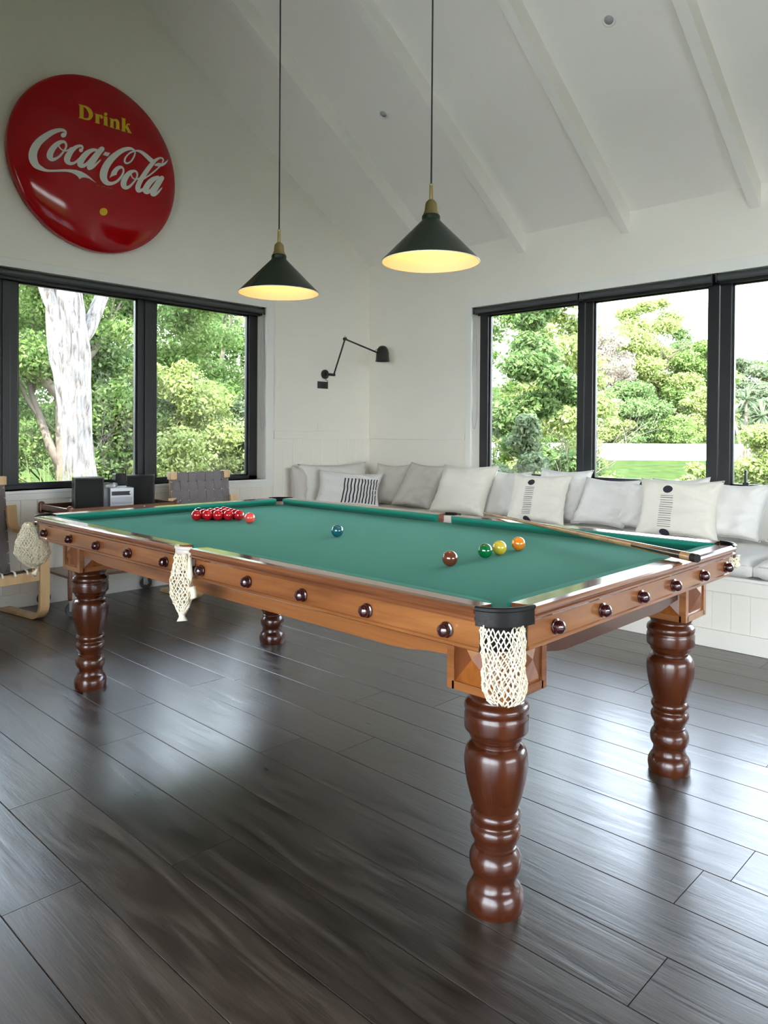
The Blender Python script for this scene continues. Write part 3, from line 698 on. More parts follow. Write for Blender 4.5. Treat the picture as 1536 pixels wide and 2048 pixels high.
# brass corner plates screwed on the rails
# balls
BR = .0272
def ballmat(name, c): 
    m = mat(name, c, .08, coat=1); return m
def ball(x, y, m, label, group=None):
    o = link('snooker_ball', bpy.data.meshes.new('snooker_ball'), m, None, label=label, cat='ball', group=group)
    bm = bmesh.new(); bmesh.ops.create_uvsphere(bm, u_segments=32, v_segments=20, radius=BR); bm.to_mesh(o.data); bm.free(); o.data.shade_smooth()
    o.location = (x, y, .8302+BR); return o
ball(.806, -.240, ballmat('ball_brown', (.13,.028,.010)), 'brown snooker ball, the one nearest the near corner of the table')
ball(.788, -.012, ballmat('ball_green', (.002,.13,.03)), 'dark green snooker ball touching the yellow ball')
ball(.783, .087, ballmat('ball_yellow', (.60,.44,.035)), 'yellow snooker ball between the green and orange balls')
ball(.775, .227, ballmat('ball_orange', (.72,.22,.012)), 'orange ball, rightmost of the row of coloured balls on the cloth')
ball(.001, -.027, ballmat('ball_blue', (.008,.10,.12)), 'dark teal-blue snooker ball alone in the middle of the cloth')
ball(-.668, -.012, ballmat('ball_pink', (.80,.09,.06)), 'salmon pink ball at the right end of the red balls')
ball(-1.055, -.065, ballmat('ball_black', (.004,.004,.006)), 'black snooker ball behind the leftmost red ball')
redm = ballmat('ball_red', (.52,.004,.012))
u1v = Vector((-.693,-.721))*.0549; u2v = Vector((-.693*math.cos(-PI/3)+.721*math.sin(-PI/3)*-1*-1, 0))
a_ = math.atan2(-.721, -.693); u2v = Vector((math.cos(a_-PI/3), math.sin(a_-PI/3)))*.0549
first = None; ap_ = Vector((-.802, .018))
names = ['first', 'second', 'third', 'fourth', 'fifth']
for i in range(5):
    for j in range(5-i):
        q = ap_+u1v*j+u2v*i
        if i == 0: lab = ['red ball at the right end of the front row, beside the pink ball', 'red ball second from the right in the front row', 'red ball in the middle of the front row of five', 'red ball second from the left in the front row', 'leftmost red ball of the front row, in front of the black ball'][j]
        elif i == 1: lab = ['red ball just behind the right end of the front row', 'red ball in the second row, second from the right', 'red ball in the second row, third from the right', 'red ball in the second row, nearest the black ball'][j]
        else: lab = 'red snooker ball deep in the rack behind the two front rows of reds'
        g = 'red snooker balls in the rack' if i < 2 else 'red balls hidden behind the front rows'
        if first is None: first = ball(q.x, q.y, redm, lab, g)
        else:
            c = first.copy(); COL.objects.link(c); c.location.x = q.x; c.location.y = q.y; c['label'] = lab; c['group'] = g
# cue
tip = Vector((.126, .887, .8795)); butt = Vector((1.483, .186, .890)); d = (butt-tip); Lc = d.length; dn = d/Lc
cu = thing('cue', 'wooden billiard cue with dark spliced butt lying across the right end of the table', 'cue', tuple(tip+dn*Lc*.6))
def seg(a, b, ra, rb, name, m, n=3, parent=cu):
    pts = [tip+dn*Lc*(a+(b-a)*k/n) for k in range(n+1)]; rr = [ra+(rb-ra)*k/n for k in range(n+1)]
    MB().tube(pts, rr, 18).obj(name, m, parent, smooth=False); 
    smooth_by_angle(COL.objects[-1])
cuw = wood('cue_ash', (.20,.10,.04), (.31,.17,.07), (.40,.24,.10), 'X', 1, .25, .4)
cub = wood('cue_ebony', (.01,.006,.004), (.03,.014,.008), (.07,.03,.015), 'X', 1, .2, .6)
seg(0, .006, .0052, .0054, 'cue_tip', tan_m, 1); seg(.006, .014, .0054, .0056, 'ferrule', brass_m, 1)
seg(.014, .70, .0056, .0118, 'shaft', cuw); seg(.70, .79, .0118, .0128, 'forearm', cuw); seg(.79, .955, .0128, .0145, 'butt', cub); seg(.955, .985, .0145, .0148, 'butt_cap', cuw); seg(.985, 1.0, .0150, .0140, 'bumper', leath_m)
# pale points of the splice
nrm = dn.cross(Vector((0,0,1))).normalized(); upv = nrm.cross(dn)
for k in range(4):
    a = PI/4+k*PI/2; o_ = nrm*math.cos(a)+upv*math.sin(a); s = nrm*-math.sin(a)+upv*math.cos(a)
    def R(t): return .0118+(.0143-.0118)*(t-.70)/.23+.0004
    pts = []
    for t_, w_ in ((.79,.0062),(.84,.0045),(.88,.0025),(.92,.0004)):
        pts.append((tip+dn*Lc*t_+o_*R(t_)*.97+s*w_, tip+dn*Lc*t_+o_*R(t_)*1.012, tip+dn*Lc*t_+o_*R(t_)*.97-s*w_))
    MB().sweep(pts, closed=False, caps=False).obj('splice_point', cuw, cu)

# ================================================================== PENDANT LAMPS
for x, lab in ((.505, 'right and nearer of two dark green cone pendants over the table'), (-.456, 'left and farther of two dark green cone pendants over the table')):
    zr = 1.962; zt = slope(0)
    t = thing('pendant_lamp', lab, 'pendant lamp', (x, 0, zr), 0, 'green cone pendants over the billiard table')
    o = MB().lathe([(zr,.1930),(zr+.004,.1942),(zr+.008,.190),(zr+.160,.040),(zr+.166,.036),(zr+.181,.036),(zr+.186,.033),(zr+.188,.016)], (x,0,0), 56, cap=False).obj('shade', shade_m, t); smooth_by_angle(o, .5)
    o = MB().lathe([(zr+.001,.1915),(zr+.158,.039),(zr+.160,.004)], (x,0,0), 56, cap=False).obj('shade_lining', shin_m, t); smooth_by_angle(o, .9)
    o = MB().lathe([(zr,.1905),(zr-.0015,.1925),(zr,.1942),(zr+.003,.1932)], (x,0,0), 56, cap=False).obj('rim', shin_m, t, smooth=True)
    o = MB().lathe([(zr+.182,.030),(zr+.186,.033),(zr+.190,.031),(zr+.203,.0255),(zr+.226,.0235),(zr+.236,.0205),(zr+.243,.014),(zr+.248,.008),(zr+.30,.0072),(zr+.301,.007)], (x,0,0), 32).obj('brass_gallery', brass_m, t); smooth_by_angle(o, .6)
    MB().lathe([(zr+.298,.005),(zr+.304,.0085),(zr+.310,.005)], (x,0,0), 16, 'Z').obj('collar', brass_m, t, smooth=True)
    MB().lathe([(zr+.248,.0066),(zr+.300,.0066)], (x,0,0), 16).obj('stem', brass_m, t, smooth=True)
    MB().tube([(x,0,zr+.305),(x+.001,0,zr+1.2),(x,0,zt-.025)], .0034, 8).obj('cord', cable_m, t, smooth=True)
    MB().lathe([(zt-.035,.0),(zt-.035,.05),(zt-.002,.055)], (x,0,0), 24).obj('ceiling_rose', brass_m, t, smooth=False)
    MB().lathe([(zr+.158,.012),(zr+.14,.015),(zr+.115,.014),(zr+.11,.013)], (x,0,0), 16).obj('lamp_holder', white_m, t, smooth=True)
    MB().lathe([(zr+.052,.001),(zr+.056,.014),(zr+.072,.025),(zr+.09,.021),(zr+.110,.012)], (x,0,0), 20).obj('bulb', bulb_m, t, smooth=True)
    ld = bpy.data.lights.new('bulb_light', 'POINT'); ld.energy = .75; ld.color = (1,.43,.12); ld.shadow_soft_size = .03
    lo = bpy.data.objects.new('bulb_light', ld); COL.objects.link(lo); lo.parent = t; lo.location = (0,0,.035)

# ================================================================== ROUND SIGN
SY, SZ, SR = .372, 3.350, .664
def dome(r):    # height of the pressed face over the wall
    q = min(r/SR, 1); return .065+.110*(1-q**2.6)**.62
sg = thing('round_sign', 'big round red enamel drinks sign with white script lettering high on the wall', 'sign', (XW, SY, SZ))
prof = [(dome(SR*math.sin(PI/2*k/24)), SR*math.sin(PI/2*k/24)) for k in range(25)]
prof = [(h, max(r_, .0005)) for h, r_ in prof]+[(.030,SR+.001),(.012,SR-.004),(.004,SR-.02)]
o = MB().lathe([(h+XW, r_) for h, r_ in prof], (0, SY, SZ), 96, 'X', cap=False).obj('disc', red_m, sg); smooth_by_angle(o, .9)
C0 = Vector(cam.location)
def onsign(px, py):      # lettering traced from the photo, baked onto the pressed steel face as real flat geometry
    u = (px-768)/F_; v = (py-1024+137.3)/F_; dd = fw+rt2*u-up2*v; h = .11
    for _ in range(12):
        tt = (XW+h-C0.x)/dd.x; P = C0+dd*tt; h = dome(math.hypot(P.y-SY, P.z-SZ))
    return P.y, P.z
def lay(y, z, eps): return (XW+dome(math.hypot(y-SY, z-SZ))+eps, y, z)
def catmull(pts, k=6):
    out = []; n = len(pts)
    for i in range(n-1):
        p0 = pts[max(i-1,0)]; p1 = pts[i]; p2 = pts[i+1]; p3 = pts[min(i+2,n-1)]
        for s in range(k):
            t = s/k; out.append(tuple(.5*((2*p1[d])+(-p0[d]+p2[d])*t+(2*p0[d]-5*p1[d]+4*p2[d]-p3[d])*t*t+(-p0[d]+3*p1[d]-3*p2[d]+p3[d])*t**3) for d in range(3)))
    out.append(tuple(pts[-1])); return out
EPS = [.0015]
def stroke(mb_, pts, T_, caps=True, k=6):
    EPS[0] += .00006; e_ = EPS[0]
    pts = catmull(pts, k); L_, R_ = [], []; n = len(pts)
    for i in range(n):
        a = pts[max(i-1,0)]; b_ = pts[min(i+1,n-1)]; dx, dy = b_[0]-a[0], b_[1]-a[1]; q = math.hypot(dx, dy) or 1
        nx, ny = -dy/q, dx/q; w_ = max(pts[i][2], 2)/2
        L_.append((pts[i][0]+nx*w_, pts[i][1]+ny*w_)); R_.append((pts[i][0]-nx*w_, pts[i][1]-ny*w_))
    base = len(mb_.v)
    for a, b_ in zip(L_, R_):
        for q in (a, ((a[0]+b_[0])/2, (a[1]+b_[1])/2), b_): mb_.v.append(lay(*onsign(*T_(q)), e_))
    for i in range(n-1):
        for c in (0, 1): mb_.f.append((base+3*i+c, base+3*i+c+1, base+3*i+4+c, base+3*i+3+c))
    if caps:
        for p in (pts[0], pts[-1]): disc2(mb_, p[0], p[1], p[2]/2, T_, e_)
def disc2(mb_, x, y, r_, T_, e_=None, ry=None):
    if e_ is None: EPS[0] += .00006; e_ = EPS[0]
    ry = ry or r_; base = len(mb_.v); mb_.v.append(lay(*onsign(*T_((x, y))), e_))
    for k in range(18): mb_.v.append(lay(*onsign(*T_((x+r_*math.cos(2*PI*k/18), y+ry*math.sin(2*PI*k/18)))), e_))
    mb_.f += [(base, base+1+k, base+1+(k+1) % 18) for k in range(18)]
def poly2(mb_, pts, T_):
    from mathutils.geometry import tessellate_polygon
    EPS[0] += .00006
    tri = tessellate_polygon([[Vector((p[0], p[1], 0)) for p in pts]]); base = len(mb_.v)
    mb_.v += [lay(*onsign(*T_(p)), EPS[0]+.0004) for p in pts]; mb_.f += [tuple(base+i for i in t_) for t_ in tri]
TA = lambda p: (40+p[0]/9.6, 240+p[1]/9.6)
TB = lambda p: (180+p[0]/9.6, 270+p[1]/9.6)
TD = lambda p: (145+p[0]/11.815, 195+p[1]/11.815)
m_ = MB()   # first word
disc2(m_, 828, 292, 46, TA)
stroke(m_, [(850,300,60),(872,268,44),(868,225,48),(820,196,58),(740,198,78),(630,232,100),(500,308,122),(370,412,142),(285,530,158),(246,650,164),(254,760,160),(305,862,128),(395,925,86),(500,968,52),(620,976,40),(760,972,44),(860,970,48)], TA)
poly2(m_, [(740,952),(850,946),(960,948),(1080,960),(1180,992),(1280,1048),(1370,1120),(1465,1215),(1390,1168),(1320,1124),(1250,1104),(1190,1106),(1140,1136),(1112,1092),(1060,1050),(980,1012),(900,996),(820,990),(740,992)], TA)
stroke(m_, [(845,415,45),(760,432,80),(665,505,104),(590,610,122),(572,700,122),(615,758,76),(690,742,52),(765,690,42),(830,612,38),(875,540,38),(885,475,42),(855,425,48),(820,412,48)], TA)
stroke(m_, [(740,490,34),(768,540,28),(815,578,26),(870,592,26),(930,578,34),(985,540,40)], TA)
disc2(m_, 1168, 582, 38, TA)
stroke(m_, [(1185,570,40),(1202,535,36),(1180,502,44),(1130,500,56),(1060,530,74),(975,610,104),(915,710,122),(905,780,112),(950,832,70),(1020,832,52),(1085,795,44),(1150,735,44),(1200,690,50)], TA)
stroke(m_, [(1450,575,50),(1380,582,70),(1290,635,100),(1210,720,118),(1162,800,124),(1162,860,112),(1215,880,76),(1285,838,58),(1360,750,46),(1450,640,40)], TA)
stroke(m_, [(1570,560,100),(1515,620,106),(1450,715,108),(1385,815,110),(1335,895,104),(1335,925,78),(1395,905,56),(1460,850,42),(1528,785,26),(1545,765,16)], TA)
poly2(m_, [(1430,552),(1530,572),(1584,588),(1530,660),(1440,610)], TA)
m_.obj('lettering', logo_w, sg)
m_ = MB()
poly2(m_, [(285,322),(384,346),(340,412),(245,384)], TB); m_.obj('hyphen', logo_w, sg)
m_ = MB()   # second word
stroke(m_, [(862,305,24),(800,268,48),(710,266,74),(600,308,94),(480,392,114),(370,505,132),(292,630,142),(256,760,146),(272,858,122),(335,925,88),(425,930,60),(515,890,50),(590,812,44),(635,725,38),(638,655,34),(598,612,36),(545,612,40)], TB)
poly2(m_, [(560,592),(510,606),(460,645),(415,700),(392,765),(368,832),(410,800),(460,780),(505,766),(518,720),(555,665),(610,636)], TB)
stroke(m_, [(850,312,28),(780,335,30),(712,392,30),(668,462,34),(668,520,36),(712,545,34),(785,505,32),(838,425,32),(862,350,28),(855,300,20)], TB)
stroke(m_, [(850,302,22),(930,308,42),(1000,340,60),(1075,400,74),(1140,460,82),(1190,505,86)], TB, caps=False)
stroke(m_, [(1385,525,24),(1405,485,28),(1378,445,32),(1320,448,40),(1240,500,66),(1160,590,84),(1080,700,90),(1000,820,94),(945,920,96),(915,1010,98),(930,1070,78),(990,1058,56),(1050,1010,44)], TB)
stroke(m_, [(1030,845,24),(1080,812,28),(1150,765,30),(1245,690,30),(1310,630,26),(1350,600,18)], TB)
poly2(m_, [(1225,582),(1260,552),(1310,536),(1370,545),(1420,532),(1462,502),(1502,466),(1478,522),(1440,570),(1385,602),(1320,606),(1265,600)], TB)
stroke(m_, [(850,692,40),(775,715,78),(700,790,100),(648,890,112),(646,970,108),(690,1012,76),(755,990,52),(825,920,40),(878,850,34),(904,780,34),(898,725,36),(865,695,40),(835,688,42)], TB)
stroke(m_, [(788,765,30),(810,815,24),(850,845,24),(900,848,26),(950,830,30)], TB)
stroke(m_, [(1300,812,60),(1230,840,88),(1150,905,108),(1088,990,116),(1062,1060,112),(1095,1098,84),(1155,1068,56),(1215,990,44),(1290,880,40)], TB)
stroke(m_, [(1375,830,92),(1330,900,102),(1270,1000,104),(1215,1090,104),(1200,1130,92),(1235,1150,60),(1295,1110,46),(1345,1055,32),(1378,1018,16)], TB)
poly2(m_, [(1270,788),(1340,800),(1412,830),(1370,890),(1290,850)], TB)
m_.obj('lettering', logo_w, sg)
def letter(fn):
    m_ = MB(); fn(m_); m_.obj('lettering', logo_y, sg, label='yellow serif letter')
letter(lambda m_: (poly2(m_, [(128,156),(258,186),(258,512),(132,484),(163,462),(163,196)], TD), stroke(m_, [(235,205,40),(310,225,50),(378,285,84),(425,365,98),(428,440,98),(395,500,70),(330,515,42),(235,495,36)], TD, False)))
letter(lambda m_: (poly2(m_, [(512,376),(600,400),(632,412),(628,596),(642,630),(522,600),(540,582),(540,404)], TD), stroke(m_, [(615,460,30),(640,430,34),(668,432,48),(684,470,66)], TD)))
letter(lambda m_: (poly2(m_, [(733,440),(822,460),(822,655),(850,690),(722,648),(740,628)], TD), disc2(m_, 780, 398, 40, TD)))
letter(lambda m_: (poly2(m_, [(860,482),(966,512),(964,700),(990,738),(870,698),(888,672),(888,512)], TD), stroke(m_, [(950,565,26),(985,535,44),(1035,548,66),(1062,600,78),(1062,750,78)], TD, False), poly2(m_, [(1012,722),(1100,742),(1122,772),(1008,742)], TD)))
letter(lambda m_: (poly2(m_, [(1146,476),(1246,502),(1244,790),(1256,822),(1140,788),(1162,764),(1162,506)], TD), stroke(m_, [(1240,715,26),(1275,665,30),(1300,635,34),(1340,640,28)], TD), poly2(m_, [(1232,690),(1285,650),(1350,775),(1398,860),(1282,828),(1300,812)], TD)))
m_ = MB(); disc2(m_, 257, 1475, 76, TB, ry=74); m_.obj('yellow_dot', logo_y, sg)
m_ = MB()
for k in range(16):
    if k in (4, 9): continue
    x = 112+k*20; y = 962+k*4.6; poly2(m_, [(x, y-5), (x+11, y-3), (x+11, y+9), (x, y+7)], TB)
m_.obj('small_print', gold_m, sg)

# ================================================================== WALL LAMP, PLATES
t = thing('wall_lamp', 'black swing-arm reading lamp on the wall near the corner', 'wall lamp', (XW, 2.775, 1.89))
MB().lathe([(XW+.001,.047),(XW+.018,.047),(XW+.024,.040),(XW+.03,.020),(XW+.05,.018)], (0,2.775,1.89), 28, 'X').obj('wall_mount', blk_m, t, smooth=False)
E1 = Vector((XW+.075, 2.835, 1.885)); E2 = Vector((-2.955, 2.778, 2.224)); E3 = Vector((-2.86, 3.13, 2.115)); 
MB().tube([(XW+.03,2.775,1.89), E1], .014, 12).obj('swivel', blk_m, t, smooth=True)
MB().tube([E1, E2], .0082, 10).obj('arm', blk_m, t, smooth=True)
MB().tube([E2, E3], .0082, 10).obj('arm', blk_m, t, smooth=True)
MB().lathe([(-.014,.001),(-.014,.016),(.014,.016),(.014,.001)], tuple(E2), 16, 'X').obj('elbow_joint', blk_m, t)
MB().lathe([(-.012,.001),(-.012,.014),(.012,.014),(.012,.001)], tuple(E1), 16, 'X').obj('elbow_joint', blk_m, t)
hc = E3+Vector((.01,.075,.0))
MB().tube([E3, hc+Vector((0,-.03,.0))], .010, 10).obj('head_joint', blk_m, t, smooth=True)
MB().tube([E2+Vector((0,.02,.012)), E2+Vector((0,0,.03)), E2+Vector((0,-.02,.005))], .002, 6).obj('flex', cable_m, t, smooth=True)
MB().tube([E3+Vector((0,-.03,.01)), E3+Vector((0,.0,.035)), hc+Vector((0,-.02,.03))], .002, 6).obj('flex', cable_m, t, smooth=True)
o = MB().lathe([(0.0744,0.0012),(0.0720,0.0220),(0.0600,0.0415),(0.0360,0.0561),(0.0000,0.0647),(-0.0600,0.0683),(-0.0792,0.0708),(-0.0840,0.0756),(-0.0876,0.0744),(-0.0840,0.0683),(-0.0600,0.0647),(0.0000,0.0598),(0.0360,0.0512),(0.0600,0.0244)], tuple(hc), 32, cap=False).obj('lamp_shade', blk_m, t); smooth_by_angle(o, .7)
MB().lathe([(-.01,.002),(.0,.02),(.02,.022),(.04,.012)], tuple(hc), 16).obj('bulb', white_m, t, smooth=True)
t = thing('switch_plate', 'small black switch plate on the wall directly under the reading lamp', 'switch', (XW, 2.748, 1.778))
MB().box(XW+.0005, XW+.011, 2.680, 2.817, 1.744, 1.815).obj('plate', blk_m, t, bev=.003)
MB().box(XW+.011, XW+.015, 2.715, 2.782, 1.762, 1.797).obj('socket', panel_m, t, bev=.002)
MB().tube([(XW+.012,2.775,1.84),(XW+.02,2.80,1.825),(XW+.013,2.81,1.81)], .003, 6).obj('lead', cable_m, t, smooth=True)
t = thing('socket_plate', 'white wall socket plate just above the panel rail below the reading lamp', 'socket', (XW, 2.755, 1.35))
MB().box(XW+.0005, XW+.009, 2.683, 2.828, 1.314, 1.386).obj('plate', wall_m, t, bev=.002)
for yy in (2.715, 2.795): MB().box(XW+.009, XW+.012, yy-.012, yy+.012, 1.335, 1.365).obj('socket', white_m, t, bev=.002)

# ================================================================== LOUNGE CHAIRS
def strip(path, y0, y1, th):     # bent plywood strip: path of (x,z) centreline
    rings = []; n = len(path)
    for i in range(n):
        a = path[max(i-1,0)]; b_ = path[min(i+1,n-1)]; dx, dz = b_[0]-a[0], b_[1]-a[1]; q = math.hypot(dx, dz)
        nx, nz = -dz/q*th/2, dx/q*th/2; x, z = path[i]
        rings.append([(x+nx,y0,z+nz),(x+nx,y1,z+nz),(x-nx,y1,z-nz),(x-nx,y0,z-nz)])
    return MB().sweep(rings)
def arc(cx, cz, r_, a0, a1, n=8): return [(cx+r_*math.cos(math.radians(a0+(a1-a0)*k/n)), cz+r_*math.sin(math.radians(a0+(a1-a0)*k/n))) for k in range(n+1)]
def lounge_chair(label, loc, rz):
    t = thing('lounge_chair', label, 'chair', loc, rz, 'low webbed lounge chairs under the window')
    fr_ = [(-.25,.013),(-.1,.013),(.16,.013)]+arc(.19,.113,.10,-90,-0)[0:]+[(.292,.2),(.292,.45)]+arc(.222,.52,.07,0,90)+[(.1,.592),(-.02,.592)]+[(p[0],p[1]) for p in arc(-.05,.662,.07,-90,-165)]+[(-.135,.76)]
    for s in (-1, 1):
        y0 = s*.33 if s < 0 else .26; 
        o = strip(fr_, y0, y0+.07, .024).obj('side_frame', birch_m, t, False, bev=.002)
    # seat sides and rails (seat slopes down to the back)
    def S(u): return (.285-u*.40, .335-u*.07)      # u 0 front ..1 back
    for s in (-1, 1):
        y = s*.235
        strip([S(0), S(.5), S(1)], y-.02, y+.02, .045).obj('seat_rail', birch_m, t, False, bev=.003)
    MB().box(.255,.30,-.26,.26,.278,.345).obj('front_rail', birch_m, t, False, bev=.004)
    MB().box(-.14,-.10,-.26,.26,.225,.27).obj('rear_rail', birch_m, t, False, bev=.004)
    def Bk(u): return (-.12-u*.085, .27+u*.69)
    for s in (-1, 1):
        y = s*.255
        strip([Bk(-.06), Bk(.5), Bk(1)], y-.022, y+.022, .03).obj('back_post', birch_m, t, False, bev=.003)
        MB().box(-.222,-.168,y-.030,y+.030,.905,.968).obj('post_cap', birch_m, t, False, bev=.004)
    MB().box(-.215,-.19,-.235,.235,.93,.958).obj('top_rail', birch_m, t, False, bev=.004)
    # woven webbing: straps over and under
    def weave(P, nu, nv, name):
        """P(u,v,h) -> point. straps along u (nv of them) and along v (nu of them)"""
        for k in range(nv):
            v0, v1 = (k+.07)/nv, (k+.93)/nv; m_ = MB(); n = nu*6; rings = []
            for i in range(n+1):
                u = i/n; h = .0042*(math.sin(PI*nu*u+ (PI if k % 2 else 0)))
                rings.append([P(u,v0,h-.001), P(u,v1,h-.001), P(u,v1,h+.001), P(u,v0,h+.001)])
            m_.sweep(rings).obj(name, strap_m, t, False, smooth=False)
        for k in range(nu):
            u0, u1 = (k+.07)/nu, (k+.93)/nu; m_ = MB(); n = nv*6; rings = []
            for i in range(n+1):
                v = i/n; h = -.0042*(math.sin(PI*nv*v+(PI if k % 2 else 0)))
                rings.append([P(u0,v,h-.001), P(u1,v,h-.001), P(u1,v,h+.001), P(u0,v,h+.001)])
            m_.sweep(rings).obj(name, strap_m, t, False, smooth=False)
    # back: u upwards, v across; in front of posts
    def PB(u, v, h):
        x, z = Bk(u*1.0); y = -.280+.56*v; wrap = 0
        e_ = abs(2*v-1); 
        return (x+.020+h-(.010*max(0,(e_-.93)/.07)), y, z-.0+.004)
    weave(PB, 9, 7, 'strap')
    def PS(u, v, h):
        x, z = S(u); return (x, -.25+.50*v, z+.026+h-(.006*math.sin(PI*u)))
    weave(PS, 8, 6, 'strap')
    for k in range(1, 6):
        yy = -.25+.5*k/6
        strip([(.27,.365),(.305,.358),(.312,.335)], yy-.006, yy+.006, .004).obj('webbing_clip', white_m, t, False)
    return t
lounge_chair('low birch lounge chair with dark grey woven webbing at the left edge, beside the trolley', (-2.985, -.545, 0), .16)
lounge_chair('birch lounge chair with grey woven webbing behind the table, right of the speakers', (-2.80, 1.16, 0), .0)

# ================================================================== TROLLEY + STEREO
tr = thing('drinks_trolley', 'dark wooden trolley on casters under the window, carrying the stereo', 'trolley', (-2.95, .36, 0))
X0, X1, Y0, Y1 = -3.215, -2.70, -.055, .785
MB().box(X0, X1, Y0, Y1, .700, .714).obj('tray_board', troll_m, tr, bev=.002)
for (a, b_, c, d_) in ((X0, X0+.016, Y0, Y1), (X1-.016, X1, Y0, Y1), (X0, X1, Y0, Y0+.016), (X0, X1, Y1-.016, Y1)):
    MB().box(a, b_, c, d_, .700, .752).obj('gallery_rail', troll_m, tr, bev=.003)
MB().box(X0+.02, X1-.02, Y0+.02, Y1-.02, .255, .272).obj('lower_shelf', troll_m, tr, bev=.002)
for x in (X0+.01, X1-.01):
    for yy in (Y0+.01, Y1-.01):
        MB().lathe([(.69,.020),(.70,.024),(.75,.024),(.762,.021),(.770,.012),(.773,.002)], (x, yy, 0), 16).obj('corner_finial', troll_m, tr, smooth=False)
        MB().lathe([(.115,.012),(.13,.015),(.255,.018),(.30,.014),(.62,.017),(.66,.013),(.70,.021)], (x, yy, 0), 14).obj('leg', troll_m, tr, smooth=True)
        MB().lathe([(-.011,.004),(-.011,.046),(-.006,.050),(.006,.050),(.011,.046),(.011,.004)], (x-.01, yy+.02, .0505), 24, 'X').obj('caster_wheel', rubber_m, tr)
        MB().box(x+.003, x+.008, yy-.008, yy+.03, .040, .118).obj('caster_fork', grey_plate, tr, bev=.002)
        MB().lathe([(.010,.004),(.012,.018),(.016,.004)], (x-.01, yy+.02, .0505), 16, 'X').obj('caster_hub', grey_plate, tr)
MB().box(X1-.0005, X1+.004, .50, .508, .715, .742).obj('tray_hook', grey_plate, tr)
zt = .714
def speaker(label, x, y, rz):
    s = thing('speaker', label, 'speaker', (x, y, zt), rz, 'black bookshelf speakers on the trolley')
    MB().box(-.085,.085,-.1,.1,.001,.243).obj('cabinet', blk_m, s, False, bev=.003)
    MB().box(.085,.094,-.094,.094,.008,.236).obj('grille', noisy('speaker_cloth'+label[:4], (.010,.010,.010), (.02,.02,.02), 400, .95, .3), s, False, bev=.004)
speaker('black bookshelf speaker on the trolley, left of the silver stereo', -2.90, .165, -.30)
speaker('black bookshelf speaker on the trolley, right of the silver stereo', -2.93, .598, -.55)
s = thing('stereo', 'small silver compact stereo with dark display between the two black speakers', 'stereo', (-2.90, .40, zt), -.2)
MB().box(-.13,.10,-.085,.085,.001,.16).obj('body', silver_m, s, False, bev=.003)
MB().box(.10,.104,-.075,.06,.105,.135).obj('display', panel_m, s, False)
MB().box(.10,.103,-.075,.075,.045,.09).obj('drawer_panel', mat('stereo_panel', (.30,.31,.33), .3, metal=.6), s, False, bev=.001)
MB().box(.10,.103,-.075,.075,.018,.024).obj('seam_line', panel_m, s, False)
MB().lathe([(.10,.012),(.112,.011),(.113,.002)], (0,.062,.122), 16, 'X').obj('volume_knob', silver_m, s, False)
s2 = thing('compact_disc_player', 'flat silver player with a dark lid lying on top of the silver stereo', 'player', (-2.96, .33, zt+.162), -.2)
MB().lathe([(0,.082),(.022,.084),(.026,.078)], (0,0,0), 28).obj('body', silver_m, s2, False)
MB().lathe([(.026,.060),(.029,.058)], (0.01,-.01,0), 24).obj('lid', panel_m, s2, False)
s3 = thing('portable_radio', 'small black box with an arched carry handle on the window sill behind the stereo', 'radio', (XW-.045, .60, .854), 0)
MB().box(-.035,.035,-.04,.05,.001,.10).obj('body', panel_m, s3, False, bev=.006)
MB().tube([(0,-.085,.004),(0,-.085,.09),(0,-.07,.125),(0,-.03,.138),(0,.04,.142),(0,.06,.125),(0,.06,.08)], .004, 8).obj('carry_handle', blk_m, s3, False, smooth=True)

# ================================================================== OUTSIDE
def hgt(x, y):   # garden level near the house, a long lawn rising to a wooded hill
    s_ = -.6926*(x-2.4)+.7213*(y+2.23)
    return float(np.interp(s_, [10, 35, 50, 66, 75, 120, 300], [-.45, -.87, -.27, .57, .95, 5.2, 24]))
N = 64; gx = np.linspace(-130, 60, N); gy = np.linspace(-40, 180, N); V = []; Fq = []
for i in range(N):
    for j in range(N): V.append((gx[i], gy[j], hgt(gx[i], gy[j])))
for i in range(N-1):
    for j in range(N-1): Fq.append((i*N+j, (i+1)*N+j, (i+1)*N+j+1, i*N+j+1))
gr = link('garden_ground', mesh('garden_ground', V, Fq), grass_m, None, kind='structure')
m_ = MB(); Vd = []
for k in range(21):
    l_ = 2+k*3.0; row_ = []
    for s_ in (48.8, 49, 53, 57, 61, 66):
        x = 2.4-.6926*s_+.7213*l_; y = -2.23+.7213*s_+.6926*l_; row_.append((x, y, hgt(x, y)+(.05 if s_ > 48.9 else -.5)))
    Vd.append(row_)
m_.sweep(Vd, closed=False, caps=False).obj('driveway', gravel_m, None, kind='structure')
box('bounce_terrace', -9, 14, -22, YS-T-.01, -.35, -.03, gravel_m, kind='structure')  # unseen pale paving added to bounce sunlight onto the ceiling
box('garden_bed', -13, XW-.6, -9, 9, -.5, -.40, soil_m, kind='structure')

